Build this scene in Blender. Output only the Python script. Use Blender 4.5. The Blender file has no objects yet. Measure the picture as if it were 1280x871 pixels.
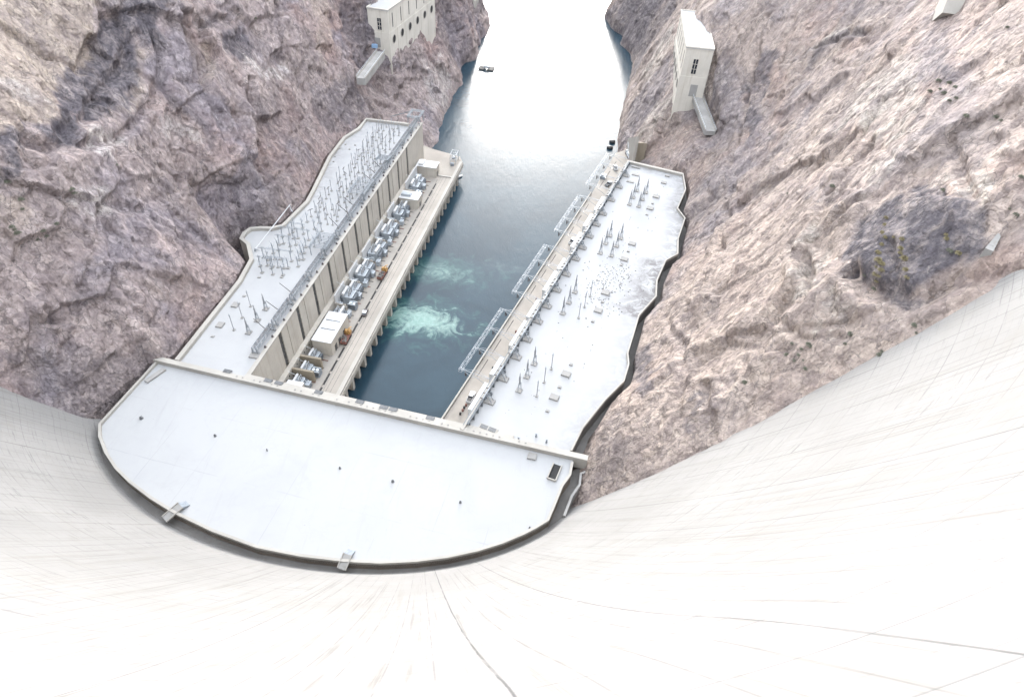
import bpy, math, random
import numpy as np
from mathutils import Vector, Matrix
from mathutils.bvhtree import BVHTree

random.seed(7)
rng = np.random.default_rng(11)
S = bpy.context.scene
COL = S.collection

# ------------------------------------------------------------------ camera
FPX, PITCH, ROLL, CAMZ = 814.14, 0.752672, -0.0656795, 185.0
cp, sp = math.cos(PITCH), math.sin(PITCH)
_f = np.array([0, cp, -sp]); _r = np.array([1., 0, 0]); _d = np.array([0, -sp, -cp])
CR = _r*math.cos(ROLL) + _d*math.sin(ROLL)
CD = -_r*math.sin(ROLL) + _d*math.cos(ROLL)
CF = _f
cam_data = bpy.data.cameras.new('camera')
cam = bpy.data.objects.new('camera', cam_data); COL.objects.link(cam)
m = Matrix(((CR[0], -CD[0], -CF[0], 0), (CR[1], -CD[1], -CF[1], 0), (CR[2], -CD[2], -CF[2], CAMZ), (0, 0, 0, 1)))
cam.matrix_world = m
cam_data.sensor_width = 36.0
cam_data.lens = 36.0*FPX/1280.0
cam_data.shift_y = -10.0/1280.0
cam_data.clip_start = 0.3
cam_data.clip_end = 6000
S.camera = cam

# ------------------------------------------------------------------ sky, sun, exposure
SUN_EL, SUN_AZ = math.radians(11), math.radians(1)      # azimuth from +Y towards +X
w = bpy.data.worlds.new('World'); S.world = w; w.use_nodes = True
wn = w.node_tree; wn.nodes.clear()
sky = wn.nodes.new('ShaderNodeTexSky'); sky.sky_type = 'NISHITA'; sky.sun_disc = False
sky.sun_elevation = SUN_EL; sky.sun_rotation = SUN_AZ
sky.air_density = 1.0; sky.dust_density = 3.0; sky.ozone_density = 1.0
hsv = wn.nodes.new('ShaderNodeHueSaturation'); hsv.inputs['Saturation'].default_value = 0.4
bg = wn.nodes.new('ShaderNodeBackground'); bg.inputs['Strength'].default_value = 0.15
wo = wn.nodes.new('ShaderNodeOutputWorld')
wn.links.new(sky.outputs[0], hsv.inputs['Color']); veil = wn.nodes.new('ShaderNodeMix'); veil.data_type = 'RGBA'; veil.inputs[0].default_value = 0.72; veil.inputs[7].default_value = (3.28, 3.42, 3.66, 1)
wn.links.new(hsv.outputs[0], veil.inputs[6]); wn.links.new(veil.outputs[2], bg.inputs[0]); wn.links.new(bg.outputs[0], wo.inputs[0])
sun_d = bpy.data.lights.new('sun', 'SUN'); sun = bpy.data.objects.new('sun', sun_d); COL.objects.link(sun)
sun_d.energy = 0.5; sun_d.angle = math.radians(16); sun_d.color = (1.0, 0.995, 0.985)
sdir = Vector((math.sin(SUN_AZ)*math.cos(SUN_EL), math.cos(SUN_AZ)*math.cos(SUN_EL), math.sin(SUN_EL)))
sun.rotation_euler = (-sdir).to_track_quat('-Z', 'Y').to_euler()
S.view_settings.view_transform = 'Standard'; S.view_settings.look = 'None'
S.view_settings.exposure = 3.06; S.view_settings.gamma = 1.0; S.view_settings.use_curve_mapping = False

S.cycles.max_bounces = 4; S.cycles.diffuse_bounces = 3; S.cycles.glossy_bounces = 2; S.cycles.adaptive_threshold = 0.02

# ------------------------------------------------------------------ helpers
def at(px, py, z):
    """the point at height z that the photograph shows at pixel (px, py)"""
    d = (px-640)/FPX*CR + (py-425.5)/FPX*CD + CF
    t = (z-CAMZ)/d[2]
    return np.array([0, 0, CAMZ]) + t*d
def ray(px, py):
    d = (px-640)/FPX*CR + (py-425.5)/FPX*CD + CF
    return d/np.linalg.norm(d)

AL, AR = 0.147588566, 0.35384425          # headings of the two wings
OL = at(311.5, 471.2, 30)[:2]
OR_ = at(576.6, 533.6, 31.3)[:2]
class Frame:
    def __init__(s, o, a): s.o, s.a = np.array(o), a; s.u = np.array([math.sin(a), math.cos(a)]); s.v = np.array([math.cos(a), -math.sin(a)])
    def w(s, v, u, z=None):
        p = s.o + v*s.v + u*s.u
        return (p[0], p[1]) if z is None else (p[0], p[1], z)
    def l(s, p):
        d = np.asarray(p)[:2]-s.o
        return (float(d@s.v), float(d@s.u))
LF = Frame(OL, AL); RF = Frame(OR_, AR)

class MB:
    def __init__(s): s.v = []; s.f = []
    def add(s, vs, fs):
        o = len(s.v); s.v += [tuple(map(float, p)) for p in vs]; s.f += [tuple(i+o for i in f) for f in fs]
    def hexa(s, p): s.add(p, [(3,2,1,0),(4,5,6,7),(0,1,5,4),(1,2,6,5),(2,3,7,6),(3,0,4,7)])
    def box(s, x0, x1, y0, y1, z0, z1):
        s.hexa([(x0,y0,z0),(x1,y0,z0),(x1,y1,z0),(x0,y1,z0),(x0,y0,z1),(x1,y0,z1),(x1,y1,z1),(x0,y1,z1)])
        return s
    def cbox(s, c, d, rz=0.0):
        c_, s_ = math.cos(rz), math.sin(rz); P = []
        for z in (-.5, .5):
            for x, y in ((-.5,-.5),(.5,-.5),(.5,.5),(-.5,.5)):
                X, Y = x*d[0], y*d[1]
                P.append((c[0]+X*c_-Y*s_, c[1]+X*s_+Y*c_, c[2]+z*d[2]))
        s.hexa(P); return s
    def bar(s, p, q, w, h=None):
        h = h or w
        p, q = Vector(p), Vector(q); d = (q-p)
        if d.length < 1e-6: return s
        d.normalize()
        up = Vector((0,0,1)) if abs(d.z) < .95 else Vector((1,0,0))
        a = d.cross(up).normalized()*w/2; b = a.cross(d).normalized()*h/2
        s.hexa([p-a-b, p+a-b, p+a+b, p-a+b, q-a-b, q+a-b, q+a+b, q-a+b]); return s
    def tube(s, p, q, r, n=6, r2=None):
        r2 = r if r2 is None else r2
        p, q = Vector(p), Vector(q); d = (q-p).normalized()
        up = Vector((0,0,1)) if abs(d.z) < .95 else Vector((1,0,0))
        a = d.cross(up).normalized(); b = a.cross(d).normalized()
        vs = []
        for c, rr in ((p, r), (q, r2)):
            for i in range(n):
                t = 2*math.pi*i/n; vs.append(c + a*math.cos(t)*rr + b*math.sin(t)*rr)
        fs = [(i, (i+1) % n, n+(i+1) % n, n+i) for i in range(n)] + [tuple(range(n))[::-1], tuple(range(n, 2*n))]
        s.add(vs, fs); return s
    def lathe(s, c, prof, n=10):
        vs = []; fs = []
        for r, z in prof:
            for i in range(n):
                t = 2*math.pi*i/n; vs.append((c[0]+r*math.cos(t), c[1]+r*math.sin(t), c[2]+z))
        for k in range(len(prof)-1):
            for i in range(n): fs.append((k*n+i, k*n+(i+1) % n, (k+1)*n+(i+1) % n, (k+1)*n+i))
        fs += [tuple(range(n))[::-1], tuple((len(prof)-1)*n+i for i in range(n))]
        s.add(vs, fs); return s
    def prism(s, poly, z0, z1, top=True, bot=True):
        n = len(poly)
        area = sum(poly[i][0]*poly[(i+1) % n][1]-poly[(i+1) % n][0]*poly[i][1] for i in range(n))
        if area < 0: poly = poly[::-1]
        vs = [(p[0], p[1], z0) for p in poly]+[(p[0], p[1], z1) for p in poly]
        fs = [(i, (i+1) % n, n+(i+1) % n, n+i) for i in range(n)]
        if top: fs.append(tuple(range(n, 2*n)))
        if bot: fs.append(tuple(range(n))[::-1])
        s.add(vs, fs); return s
    def strip(s, pts, w, z0, z1, side=1.0):
        """a wall of width w along an open polyline, on its left (side=1) or right (-1)"""
        pts = [np.array(p[:2], float) for p in pts]; n = len(pts); off = []
        for i in range(n):
            a = pts[max(i-1, 0)]; b = pts[min(i+1, n-1)]
            d = (b-a)/max(np.linalg.norm(b-a), 1e-6); off.append(np.array([-d[1], d[0]])*w*side)
        for i in range(n-1):
            p0, p1 = pts[i], pts[i+1]; q0, q1 = p0+off[i], p1+off[i+1]
            P = [p0, p1, q1, q0] if side > 0 else [p0, q0, q1, p1]
            s.hexa([(*p, z0) for p in P]+[(*p, z1) for p in P])
        return s
    def build(s, name, mat, parent=None, smooth=False):
        me = bpy.data.meshes.new(name); me.from_pydata(s.v, [], s.f); me.update()
        if smooth:
            me.polygons.foreach_set('use_smooth', [True]*len(me.polygons))
        o = bpy.data.objects.new(name, me); COL.objects.link(o)
        if mat: me.materials.append(mat)
        if parent: o.parent = parent
        return o

def tag(o, label=None, cat=None, group=None, kind=None):
    if label: o['label'] = label
    if cat: o['category'] = cat
    if group: o['group'] = group
    if kind: o['kind'] = kind
    return o
def thing(name, label, cat, loc=(0,0,0), rz=0.0, group=None):
    o = bpy.data.objects.new(name, None); COL.objects.link(o)
    o.location = loc; o.rotation_euler = (0, 0, rz); o.empty_display_size = 1.0
    return tag(o, label, cat, group)
def dup(root, loc, rz, label=None, group=None):
    r = root.copy(); COL.objects.link(r); r.location = loc; r.rotation_euler = (0, 0, rz)
    if label: r['label'] = label
    if group: r['group'] = group
    for ch in list(root.children):
        c = ch.copy(); COL.objects.link(c); c.parent = r
        for g in list(ch.children):
            d = g.copy(); COL.objects.link(d); d.parent = c
    return r

# ------------------------------------------------------------------ materials
class NT:
    def __init__(s, name):
        s.m = bpy.data.materials.new(name); s.m.use_nodes = True; s.t = s.m.node_tree; s.t.nodes.clear()
        s.out = s.t.nodes.new('ShaderNodeOutputMaterial'); s.b = s.t.nodes.new('ShaderNodeBsdfPrincipled')
        s.t.links.new(s.b.outputs[0], s.out.inputs[0])
        s.co = s.t.nodes.new('ShaderNodeTexCoord').outputs['Object']
    def put(s, sock, val):
        if hasattr(val, 'is_linked') or isinstance(val, bpy.types.NodeSocket): s.t.links.new(val, sock)
        else:
            if isinstance(val, tuple) and len(val) == 3 and sock.type == 'RGBA': val = (*val, 1)
            sock.default_value = val
    def mapping(s, vec=None, scale=(1,1,1), rot=(0,0,0), loc=(0,0,0)):
        n = s.t.nodes.new('ShaderNodeMapping'); s.put(n.inputs['Vector'], vec or s.co)
        n.inputs['Scale'].default_value = scale; n.inputs['Rotation'].default_value = rot; n.inputs['Location'].default_value = loc
        return n.outputs[0]
    def noise(s, scale, detail=4, rough=.55, vec=None, dist=0.0, lac=2.0):
        n = s.t.nodes.new('ShaderNodeTexNoise'); s.put(n.inputs['Vector'], vec or s.co)
        n.inputs['Scale'].default_value = scale; n.inputs['Detail'].default_value = detail
        n.inputs['Roughness'].default_value = rough; n.inputs['Distortion'].default_value = dist; n.inputs['Lacunarity'].default_value = lac
        return n.outputs['Fac']
    def voro(s, scale, vec=None, feature='F1', out='Distance', rand=1.0):
        n = s.t.nodes.new('ShaderNodeTexVoronoi'); n.feature = feature; s.put(n.inputs['Vector'], vec or s.co)
        n.inputs['Scale'].default_value = scale; n.inputs['Randomness'].default_value = rand
        return n.outputs[out]
    def ramp(s, fac, stops, interp='LINEAR'):
        n = s.t.nodes.new('ShaderNodeValToRGB'); s.put(n.inputs[0], fac); cr = n.color_ramp; cr.interpolation = interp
        while len(cr.elements) < len(stops): cr.elements.new(.5)
        for e, (p, c) in zip(cr.elements, stops):
            e.position = p; e.color = (*c, 1) if isinstance(c, tuple) else (c, c, c, 1)
        return n.outputs[0]
    def mix(s, fac, a, b, mode='MIX'):
        n = s.t.nodes.new('ShaderNodeMix'); n.data_type = 'RGBA'; n.blend_type = mode
        s.put(n.inputs[0], fac); s.put(n.inputs[6], a); s.put(n.inputs[7], b); return n.outputs[2]
    def math(s, op, a, b=0.0, c=0.0):
        n = s.t.nodes.new('ShaderNodeMath'); n.operation = op
        for i, v in enumerate((a, b, c)): s.put(n.inputs[i], v)
        return n.outputs[0]
    def mr(s, v, a, b, c, d):
        n = s.t.nodes.new('ShaderNodeMapRange'); s.put(n.inputs[0], v)
        for i, x in enumerate((a, b, c, d)): n.inputs[i+1].default_value = x
        return n.outputs[0]
    def attr(s, name, out='Fac'):
        n = s.t.nodes.new('ShaderNodeAttribute'); n.attribute_name = name; return n.outputs[out]
    def sep(s, vec):
        n = s.t.nodes.new('ShaderNodeSeparateXYZ'); s.put(n.inputs[0], vec); return n.outputs
    def comb(s, x, y, z):
        n = s.t.nodes.new('ShaderNodeCombineXYZ')
        for i, v in enumerate((x, y, z)): s.put(n.inputs[i], v)
        return n.outputs[0]
    def bump(s, h, strength=.3, dist=.2, normal=None):
        n = s.t.nodes.new('ShaderNodeBump'); s.put(n.inputs['Height'], h)
        n.inputs['Strength'].default_value = strength; n.inputs['Distance'].default_value = dist
        if normal: s.put(n.inputs['Normal'], normal)
        return n.outputs[0]
    def done(s, color, rough=.85, normal=None, metal=0.0, spec=None):
        s.put(s.b.inputs['Base Color'], color); s.put(s.b.inputs['Roughness'], rough); s.put(s.b.inputs['Metallic'], metal)
        if normal: s.put(s.b.inputs['Normal'], normal)
        if spec is not None: s.b.inputs['Specular IOR Level'].default_value = spec
        return s.m

def concrete(name, base, stain=.75, streak=True, grain=.5):
    n = NT(name)
    big = n.noise(.09, 5, .6); fine = n.noise(1.3, 4, .6)
    c1 = tuple(v*stain for v in base); c2 = tuple(min(1, v*1.08) for v in base)
    col = n.mix(n.ramp(big, [(.35, 0.0), (.65, 1.0)]), c1, c2)
    if streak:
        st = n.noise(.55, 4, .65, n.mapping(scale=(1, 1, .07)))
        col = n.mix(n.mr(st, .52, .75, 0, .55), col, tuple(v*f for v, f in zip(base, (.62, .57, .5))))
    col = n.mix(n.mr(fine, .3, .7, 0, .25), col, tuple(v*.8 for v in base))
    return n.done(col, .9, n.bump(fine, .25, .1), spec=.25)
def plain(name, base, rough=.6, metal=0.0, var=.2, scale=1.2):
    n = NT(name)
    col = n.mix(n.ramp(n.noise(scale, 4, .6), [(.35, 0.0), (.7, 1.0)]), tuple(v*(1-var) for v in base), tuple(min(1, v*(1+var*.4)) for v in base))
    return n.done(col, rough, metal=metal)

M = {}
M['cream'] = concrete('cream_concrete', (.43, .405, .365), .88)
M['cream_light'] = concrete('pale_concrete', (0.353, 0.338, 0.311), .9, False)
M['deck'] = concrete('deck_concrete', (0.309, 0.284, 0.254), .85, False)
M['deck2'] = concrete('worn_deck_concrete', (0.284, 0.266, 0.243), .82, False)
M['tan'] = concrete('stained_tan_concrete', (0.272, 0.240, 0.190), .8)
M['grey'] = concrete('grey_concrete', (0.307, 0.302, 0.293), .8)
M['wallgrey'] = concrete('shaft_concrete', (0.152, 0.147, 0.141), .7)
M['darkwall'] = concrete('shaded_dark_concrete', (.20, .17, .145), .7)  # wall colour darkened to carry the shade of the gutter gap
M['valve'] = concrete('valve_house_concrete', (.54, .515, .465), .92)
M['dark'] = plain('dark_opening', (0.019, 0.019, 0.020), .8)
M['slot'] = plain('louvre_grey', (.085, .085, .085), .7, 0, .5, .9)
M['grate'] = plain('steel_grating', (0.123, 0.129, 0.136), .6, 0, .3, 1.5)
M['galv'] = plain('galvanised_steel', (.30, .33, .36), .5, .25, .25)
M['galv_pale'] = plain('pale_galvanised_steel', (.60, .65, .69), .5, .15, .15)
M['steel_dark'] = plain('dark_steel', (.17, .19, .21), .55, .2, .3)
M['porcelain'] = plain('grey_porcelain', (.24, .25, .265), .35, 0, .2)
M['porc_dark'] = plain('brown_porcelain', (.07, .06, .06), .35, 0, .2)
M['xf'] = plain('transformer_paint', (.34, .375, .41), .5, 0, .18)
M['xf2'] = plain('transformer_paint_dark', (.21, .235, .265), .5, 0, .25)
M['white'] = plain('white_paint', (.50, .51, .52), .6, 0, .07)
M['orange'] = plain('orange_paint', (.40, .235, .085), .5, 0, .15)
M['rubber'] = plain('black_rubber', (.03, .03, .032), .8)
M['redbrown'] = plain('rust_red_paint', (.17, .075, .06), .7)
M['glass'] = plain('dark_glass', (.03, .035, .045), .15, 0, .2)
M['blue'] = plain('faded_blue_paint', (.25, .38, .55), .6)
M['rockblack'] = plain('wet_black_rubber_float', (.02, .021, .023), .6)

def roof_mat(name, base, stainmask=False):
    n = NT(name)
    big = n.noise(.045, 6, .65, dist=.6); mid = n.noise(.35, 5, .7); fine = n.noise(3.5, 3, .6)
    col = n.mix(n.mr(big, .46, .68, 0, .30), base, tuple(v*f for v, f in zip(base, (.80, .81, .84))))
    if stainmask:
        sm = n.math('MULTIPLY', n.attr('stain'), n.mr(n.noise(.22, 6, .7, dist=.8), .38, .60, 0, 1))
        col = n.mix(n.math('MULTIPLY', sm, .7), col, (.17, .165, .168))
        v = n.voro(.62); sp_ = n.math('MULTIPLY', n.mr(v, .16, .22, 1, 0), n.attr('pebble'))
        col = n.mix(n.math('MULTIPLY', sp_, .7), col, (.22, .21, .21))
    spk = n.math('MULTIPLY', n.mr(n.voro(.33), .05, .09, 1, 0), n.mr(n.noise(.06, 2), .5, .6, 0, 1))
    col = n.mix(n.math('MULTIPLY', spk, .55), col, (.28, .28, .28))
    if not stainmask:
        xyz = n.sep(n.mapping(rot=(0, 0, .2)))
        for ax, per in ((0, 14.0), (1, 19.0)):
            sm2 = n.math('ABSOLUTE', n.math('SUBTRACT', n.math('FRACT', n.math('DIVIDE', n.math('ADD', xyz[ax], n.math('MULTIPLY', n.noise(.15, 3), .6)), per)), .5))
            col = n.mix(n.math('MULTIPLY', n.mr(sm2, .005, .011, .35, 0), n.mr(n.noise(.05, 4, .6), .44, .62, 0, 1)), col, tuple(v*.62 for v in base))
        sk = n.noise(.5, 5, .7, n.mapping(rot=(0, 0, .35), scale=(1, .06, 1)))
        col = n.mix(n.mr(sk, .58, .74, 0, .35), col, tuple(v*.8 for v in base))
        pd = n.noise(.10, 5, .6, n.mapping(loc=(31, 7, 0)), .4)
        col = n.mix(n.math('MULTIPLY', n.mr(n.math('ABSOLUTE', n.math('SUBTRACT', pd, .56)), .006, .02, 1, 0), .07), col, tuple(v*.72 for v in base))
    col = n.mix(n.mr(mid, .55, .8, 0, .22), col, tuple(v*.82 for v in base))
    return n.done(col, .95, n.bump(fine, .2, .05), spec=.1)
M['roof'] = roof_mat('white_gravel_roof', (.35, .356, .362), True)
M['roof_plain'] = roof_mat('white_roof_coating', (.352, .359, .366))
# ------------------------------------------------------------------ numpy noise
def _h(ix, iy, iz, k):
    with np.errstate(over='ignore'):
        h = (ix.astype(np.uint32)*np.uint32(374761393) + iy.astype(np.uint32)*np.uint32(668265263)
             + iz.astype(np.uint32)*np.uint32(2147483647) + np.uint32((k*2654435761) % 4294967296))
        h = (h ^ (h >> np.uint32(13)))*np.uint32(1274126177)
        h = (h ^ (h >> np.uint32(15)))*np.uint32(2246822519)
        h = h ^ (h >> np.uint32(16))
    return (h & np.uint32(0xffffff)).astype(np.float32)/np.float32(0xffffff)
def vnoise(P, k=0):
    """smooth value noise in -1..1"""
    I = np.floor(P); F = (P-I).astype(np.float32); I = I.astype(np.int64)
    F = F*F*F*(F*(F*6-15)+10); out = 0
    for a in (0, 1):
        for b in (0, 1):
            for c in (0, 1):
                wgt = (F[:,0] if a else 1-F[:,0])*(F[:,1] if b else 1-F[:,1])*(F[:,2] if c else 1-F[:,2])
                out = out + wgt*_h(I[:,0]+a, I[:,1]+b, I[:,2]+c, k)
    return out*2-1
def fbm(P, octv=4, k=0, gain=.5):
    o = 0; a = 1.; s = 0
    for i in range(octv):
        o = o + a*vnoise(P*(2.03**i)+i*17.3, k+i); s += a; a *= gain
    return o/s
def ridged(P, octv=4, k=0, gain=.55):
    o = 0; a = 1.; s = 0
    for i in range(octv):
        o = o + a*(1-np.abs(vnoise(P*(2.1**i)+i*9.1, k+i))*2); s += a; a *= gain
    return o/s
def facets(P, k=0):
    """broken rock: every cell is a tilted plane of its own; also the distance to the nearest crack"""
    I = np.floor(P-.5).astype(np.int64); n = len(P)
    b1 = np.full(n, 9., np.float32); b2 = b1.copy(); h = np.zeros(n, np.float32)
    for a in (0, 1):
        for b in (0, 1):
            for c in (0, 1):
                X, Y, Z = I[:,0]+a, I[:,1]+b, I[:,2]+c
                dx = P[:,0]-(X+.5+.8*(_h(X,Y,Z,k)-.5)); dy = P[:,1]-(Y+.5+.8*(_h(X,Y,Z,k+1)-.5)); dz = P[:,2]-(Z+.5+.8*(_h(X,Y,Z,k+2)-.5))
                d = dx*dx+dy*dy+dz*dz
                v = dx*(_h(X,Y,Z,k+3)*2-1)+dy*(_h(X,Y,Z,k+4)*2-1)+dz*(_h(X,Y,Z,k+5)*2-1)+(_h(X,Y,Z,k+6)-.5)*.7
                new = d < b1
                b2 = np.where(new, b1, np.minimum(b2, d)); h = np.where(new, v, h); b1 = np.where(new, d, b1)
    return h.astype(np.float32), (np.sqrt(b2)-np.sqrt(b1)).astype(np.float32)
def sstep(x, a, b):
    t = np.clip((x-a)/(b-a), 0, 1); return t*t*(3-2*t)
def blur(A, n, axis):
    for _ in range(n):
        B = np.copy(A)
        sl = [slice(None)]*2; s0 = list(sl); s1 = list(sl); s2 = list(sl)
        s0[axis] = slice(0, -2); s1[axis] = slice(1, -1); s2[axis] = slice(2, None)
        B[tuple(s1)] = .25*A[tuple(s0)]+.5*A[tuple(s1)]+.25*A[tuple(s2)]; A = B
    return A
def inpoly(x, y, poly):
    c = np.zeros(len(x), bool); n = len(poly)
    for i in range(n):
        x0, y0 = poly[i]; x1, y1 = poly[(i+1) % n]
        if y0 == y1: continue
        t = ((y0 > y) != (y1 > y)) & (x < (x1-x0)*(y-y0)/(y1-y0)+x0); c ^= t
    return c

# ------------------------------------------------------------------ profile of the dam's face
DC = np.array([-41.9, 181.5])
toe_px = [(121,545),(128,575),(150,607),(205,650),(260,680),(320,700),(420,713),(500,713),(560,708),(620,695),(670,675),(697,652)]
TZ = 27.5
_tp = np.array([at(px, py, TZ)[:2] for px, py in toe_px])-DC
_ta = np.arctan2(_tp[:,0], -_tp[:,1]); _tr = np.hypot(_tp[:,0], _tp[:,1])
_pf = np.polyfit(_ta, _tr, 4)
def toe_r(t):
    t = np.clip(t, _ta.min()-.02, _ta.max()+.02); return np.polyval(_pf, t)
def dam_r(t, z):
    d = np.clip((184-z)/(184-TZ), 0, 1.25)
    return toe_r(t)+(187.0-toe_r(t))*(1-np.minimum(d, 1)**1.3) - np.maximum(d-1, 0)*120 + 8.0*np.clip((z-135)/49, 0, 1)**2
def dam_pt(t, z, dr=0.0):
    r = dam_r(t, z)+dr; return (DC[0]+r*math.sin(t), DC[1]-r*math.cos(t), z)
# ------------------------------------------------------------------ canyon walls
LX30 = [(40,-160),(60,-150),(100,-131.5),(111,-128),(117,-126.5),(130,-121),(143,-116.8),(146,-111),(165,-108),(187,-104.8),(200,-105),(205,-109),(209,-116),(216,-118),(221,-114.5),(225,-105),(228,-100.2),
        (244,-95.6),(269,-95.4),(285,-95.8),(305,-93.6),(317,-88.6),(329,-86.6),(335,-84),(345,-85),(360,-87),(376,-88),(383,-87),(387,-78.5),(398,-73),(426,-65),(459,-60),(490,-62),(501,-58),(506,-52.5),(530,-52),(545,-53),(565,-49),(602,-48),(626,-56),(657,-67),(760,-95),(1000,-150)]
LX0 = [(40,-160),(100,-131.5),(143,-117),(187,-105),(216,-118),(228,-100.5),(269,-96),(329,-87),(335,-80),(345,-64),(352,-57),(368,-50.5),(398,-52),(426,-52),(459,-46),(490,-50),(501,-46.5),(505,-39.5),(530,-40),(546,-41.5),(565,-36.5),(602,-35.5),(626,-43),(657,-53),(760,-80),(1000,-130)]
RX30 = [(40,28.5),(60,28.5),(90,28.5),(103,28.5),(112,26.5),(120,26.2),(128,27.4),(140,32.900000000000006),(148,39.7),(156,42.300000000000004),(162,42.5),(182,48.2),(194,55.900000000000006),(204,57.7),(217,62.7),(223,68.2),(234,70.10000000000001),(250,75.2),(258,73.3),(276,79.2),(291,80.2),(297,80.7),(304,77),(312,78),(330,79),(338,80),(343,73),(350,71),(360,71),(388,71),(410,73),(452,80),(489,86),(511,90),(539,92),(563,85),(581,89),(596,82),(634,76),(649,82),(682,100),(760,130),(1000,200)]
RX0 = [(40,-14),(90,16),(103,17),(112,21),(128,25),(148,39),(182,47),(204,57),(234,69),(258,73),(291,80),(298,78),(304,66),(312,58),(330,53),(360,55),(388,57),(410,59.8),(452,66.8),(489,73),(511,77),(539,79),(563,71.5),(581,76),(596,68.5),(634,62),(649,68.5),(682,86.5),(760,115),(1000,185)]

class Cliff:
    def __init__(s, side):
        s.side = side                                       # -1 left bank, +1 right bank
        y = [40.0]
        while y[-1] < 1000:
            yy = y[-1]; y.append(yy+(.5 if yy < 230 else .62 if yy < 360 else .9 if yy < 480 else 1.3 if yy < 700 else 6))
        s.y = np.array(y); s.z = np.concatenate([np.arange(-5, 8, 1.5), np.arange(8, 150, .55), np.arange(150, 214, 3.0)])
        A30 = np.interp(s.y, *zip(*(LX30 if side < 0 else RX30))); A0 = np.interp(s.y, *zip(*(LX0 if side < 0 else RX0)))
        yy = s.y
        def soft(a, sig=22.0):
            wd = np.exp(-((yy[:, None]-yy[None, :])/sig)**2)*np.gradient(yy)[None, :]; b = (wd@a)/wd.sum(1)
            k = sstep(yy, 118, 150)*(1-sstep(yy, 330, 350)); return a*(1-k)+b*k
        A30s = soft(A30)
        if side < 0:
            lv = [(-6, A0+1.0), (0, A0), (30, A30)]
            d75 = np.interp(yy, [40,111,180,250,330,368,385,430,500,560,700,1000], [18,20,23,22,20,22,20,21,20,15,18,25])
            d120 = np.interp(yy, [40,111,180,230,300,385,430,500,560,700,1000], [36,40,50,49,42,40,40,36,28,34,45])
            lv += [(52, .5*A30+.5*A30s-d75*.5), (75, A30s-d75), (120, A30s-d120), (150, A30s-d120-20), (214, A30s-d120-62)]
        else:
            lv = [(-6, A0-1.0), (0, A0-np.interp(yy, [40,118,136], [3,3,0])), (21, A0+(A30-A0)*.7-np.interp(yy, [40,116,136], [7.6,6.5,0])), (30, A30)]
            d75 = np.interp(yy, [40,103,112,125,150,200,250,290,344,405,460,560,700,1000], [40,40,41,39,35,32,30,28,25,21,24,22,24,30])
            d115 = np.interp(yy, [40,103,112,125,150,200,250,290,344,405,460,560,700,1000], [66.5,66.5,67,63,56,54,55,54,52,48,50,44,46,60])
            lv += [(52, .5*A30+.5*A30s+d75*.5), (75, A30s+d75), (115, A30s+d115), (150, A30s+d115+22), (214, A30s+d115+74)]
        zs = np.array([l[0] for l in lv]); X = np.stack([l[1] for l in lv], 1)
        G = np.empty((len(s.y), len(s.z)))
        j = np.clip(np.searchsorted(zs, s.z, 'right')-1, 0, len(zs)-2)
        t = (s.z-zs[j])/(zs[j+1]-zs[j])
        G = X[:, j]*(1-t)+X[:, j+1]*t
        keep = ((s.z < 33)[None, :] & (s.y < 345)[:, None])
        B = blur(blur(G, 30, 1), 6, 0)
        wk = sstep(s.z, 26, 46)[None, :]*np.ones((len(s.y), 1)); wk = np.where((s.y > 335)[:, None], 1, wk)
        G = G*(1-wk)+B*wk
        yw = (sstep(s.y, 290, 302)*(1-sstep(s.y, 343.5, 346.5)) if side > 0 else sstep(s.y, 356, 366)*(1-sstep(s.y, 385, 388.5)))[:, None]
        zw = (sstep(s.z, 39, 46)*(1-sstep(s.z, 62, 80)))[None, :]
        tgt = 94.0 if side > 0 else -95.0
        G = G+yw*zw*(np.maximum(tgt-G, 0) if side > 0 else np.minimum(tgt-G, 0))
        s.G = G
    def x(s, y, z):
        fy = np.interp(y, s.y, np.arange(len(s.y))); fz = np.interp(z, s.z, np.arange(len(s.z)))
        i = int(min(fy, len(s.y)-2)); j = int(min(fz, len(s.z)-2)); a = fy-i; b = fz-j; G = s.G
        return (G[i,j]*(1-a)+G[i+1,j]*a)*(1-b)+(G[i,j+1]*(1-a)+G[i+1,j+1]*a)*b
    def hit(s, px, py):
        d = ray(px, py); prev = None
        for t in np.arange(60, 1200, .8):
            p = np.array([0, 0, CAMZ])+t*d
            if p[1] < 41 or p[2] > 213: continue
            if p[2] < -4: break
            if s.side*(p[0]-s.x(p[1], p[2])) > 0: return p
        return p
    def zone(s, pts):
        return [(q[1], q[2]) for q in (s.hit(*p) for p in pts)]

def zl(pts, ox=0, oy=0, k=1.0): return [(ox+x/k, oy+y/k) for x, y in pts]

CRL = [([(313,100),(315,150),(318,178)], 2.6, 1.0), ([(196,50),(208,110),(232,150)], 2.2, 1.2), ([(386,183),(403,207)], 2.5, .9), ([(28,180),(60,190),(95,188),(104,178)], 3.2, 1.6),
       ([(305,228),(287,236),(284,262),(296,288)], 3.0, 2.4), ([(255,70),(268,130),(292,192)], 1.8, 1.0), ([(335,228),(362,209)], 1.6, 1.0), ([(345,5),(352,50),(374,98)], 2.0, 1.0), ([(402,92),(424,130),(446,152)], 1.8, 1.0),
       ([(20,195),(58,236),(84,272)], 1.4, 1.0), ([(130,330),(170,390),(180,410)], 1.2, .8), ([(52,386),(78,405)], 1.5, .8), ([(196,320),(216,355)], 1.3, .8), ([(170,40),(150,90),(110,140),(66,170)], 2.0, 1.3), ([(205,80),(190,130),(150,170),(112,182)], 2.0, 1.2), ([(450,10),(470,60),(455,100)], 1.5, 1.0), ([(120,250),(180,262),(235,300)], 1.2, .9)]
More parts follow.
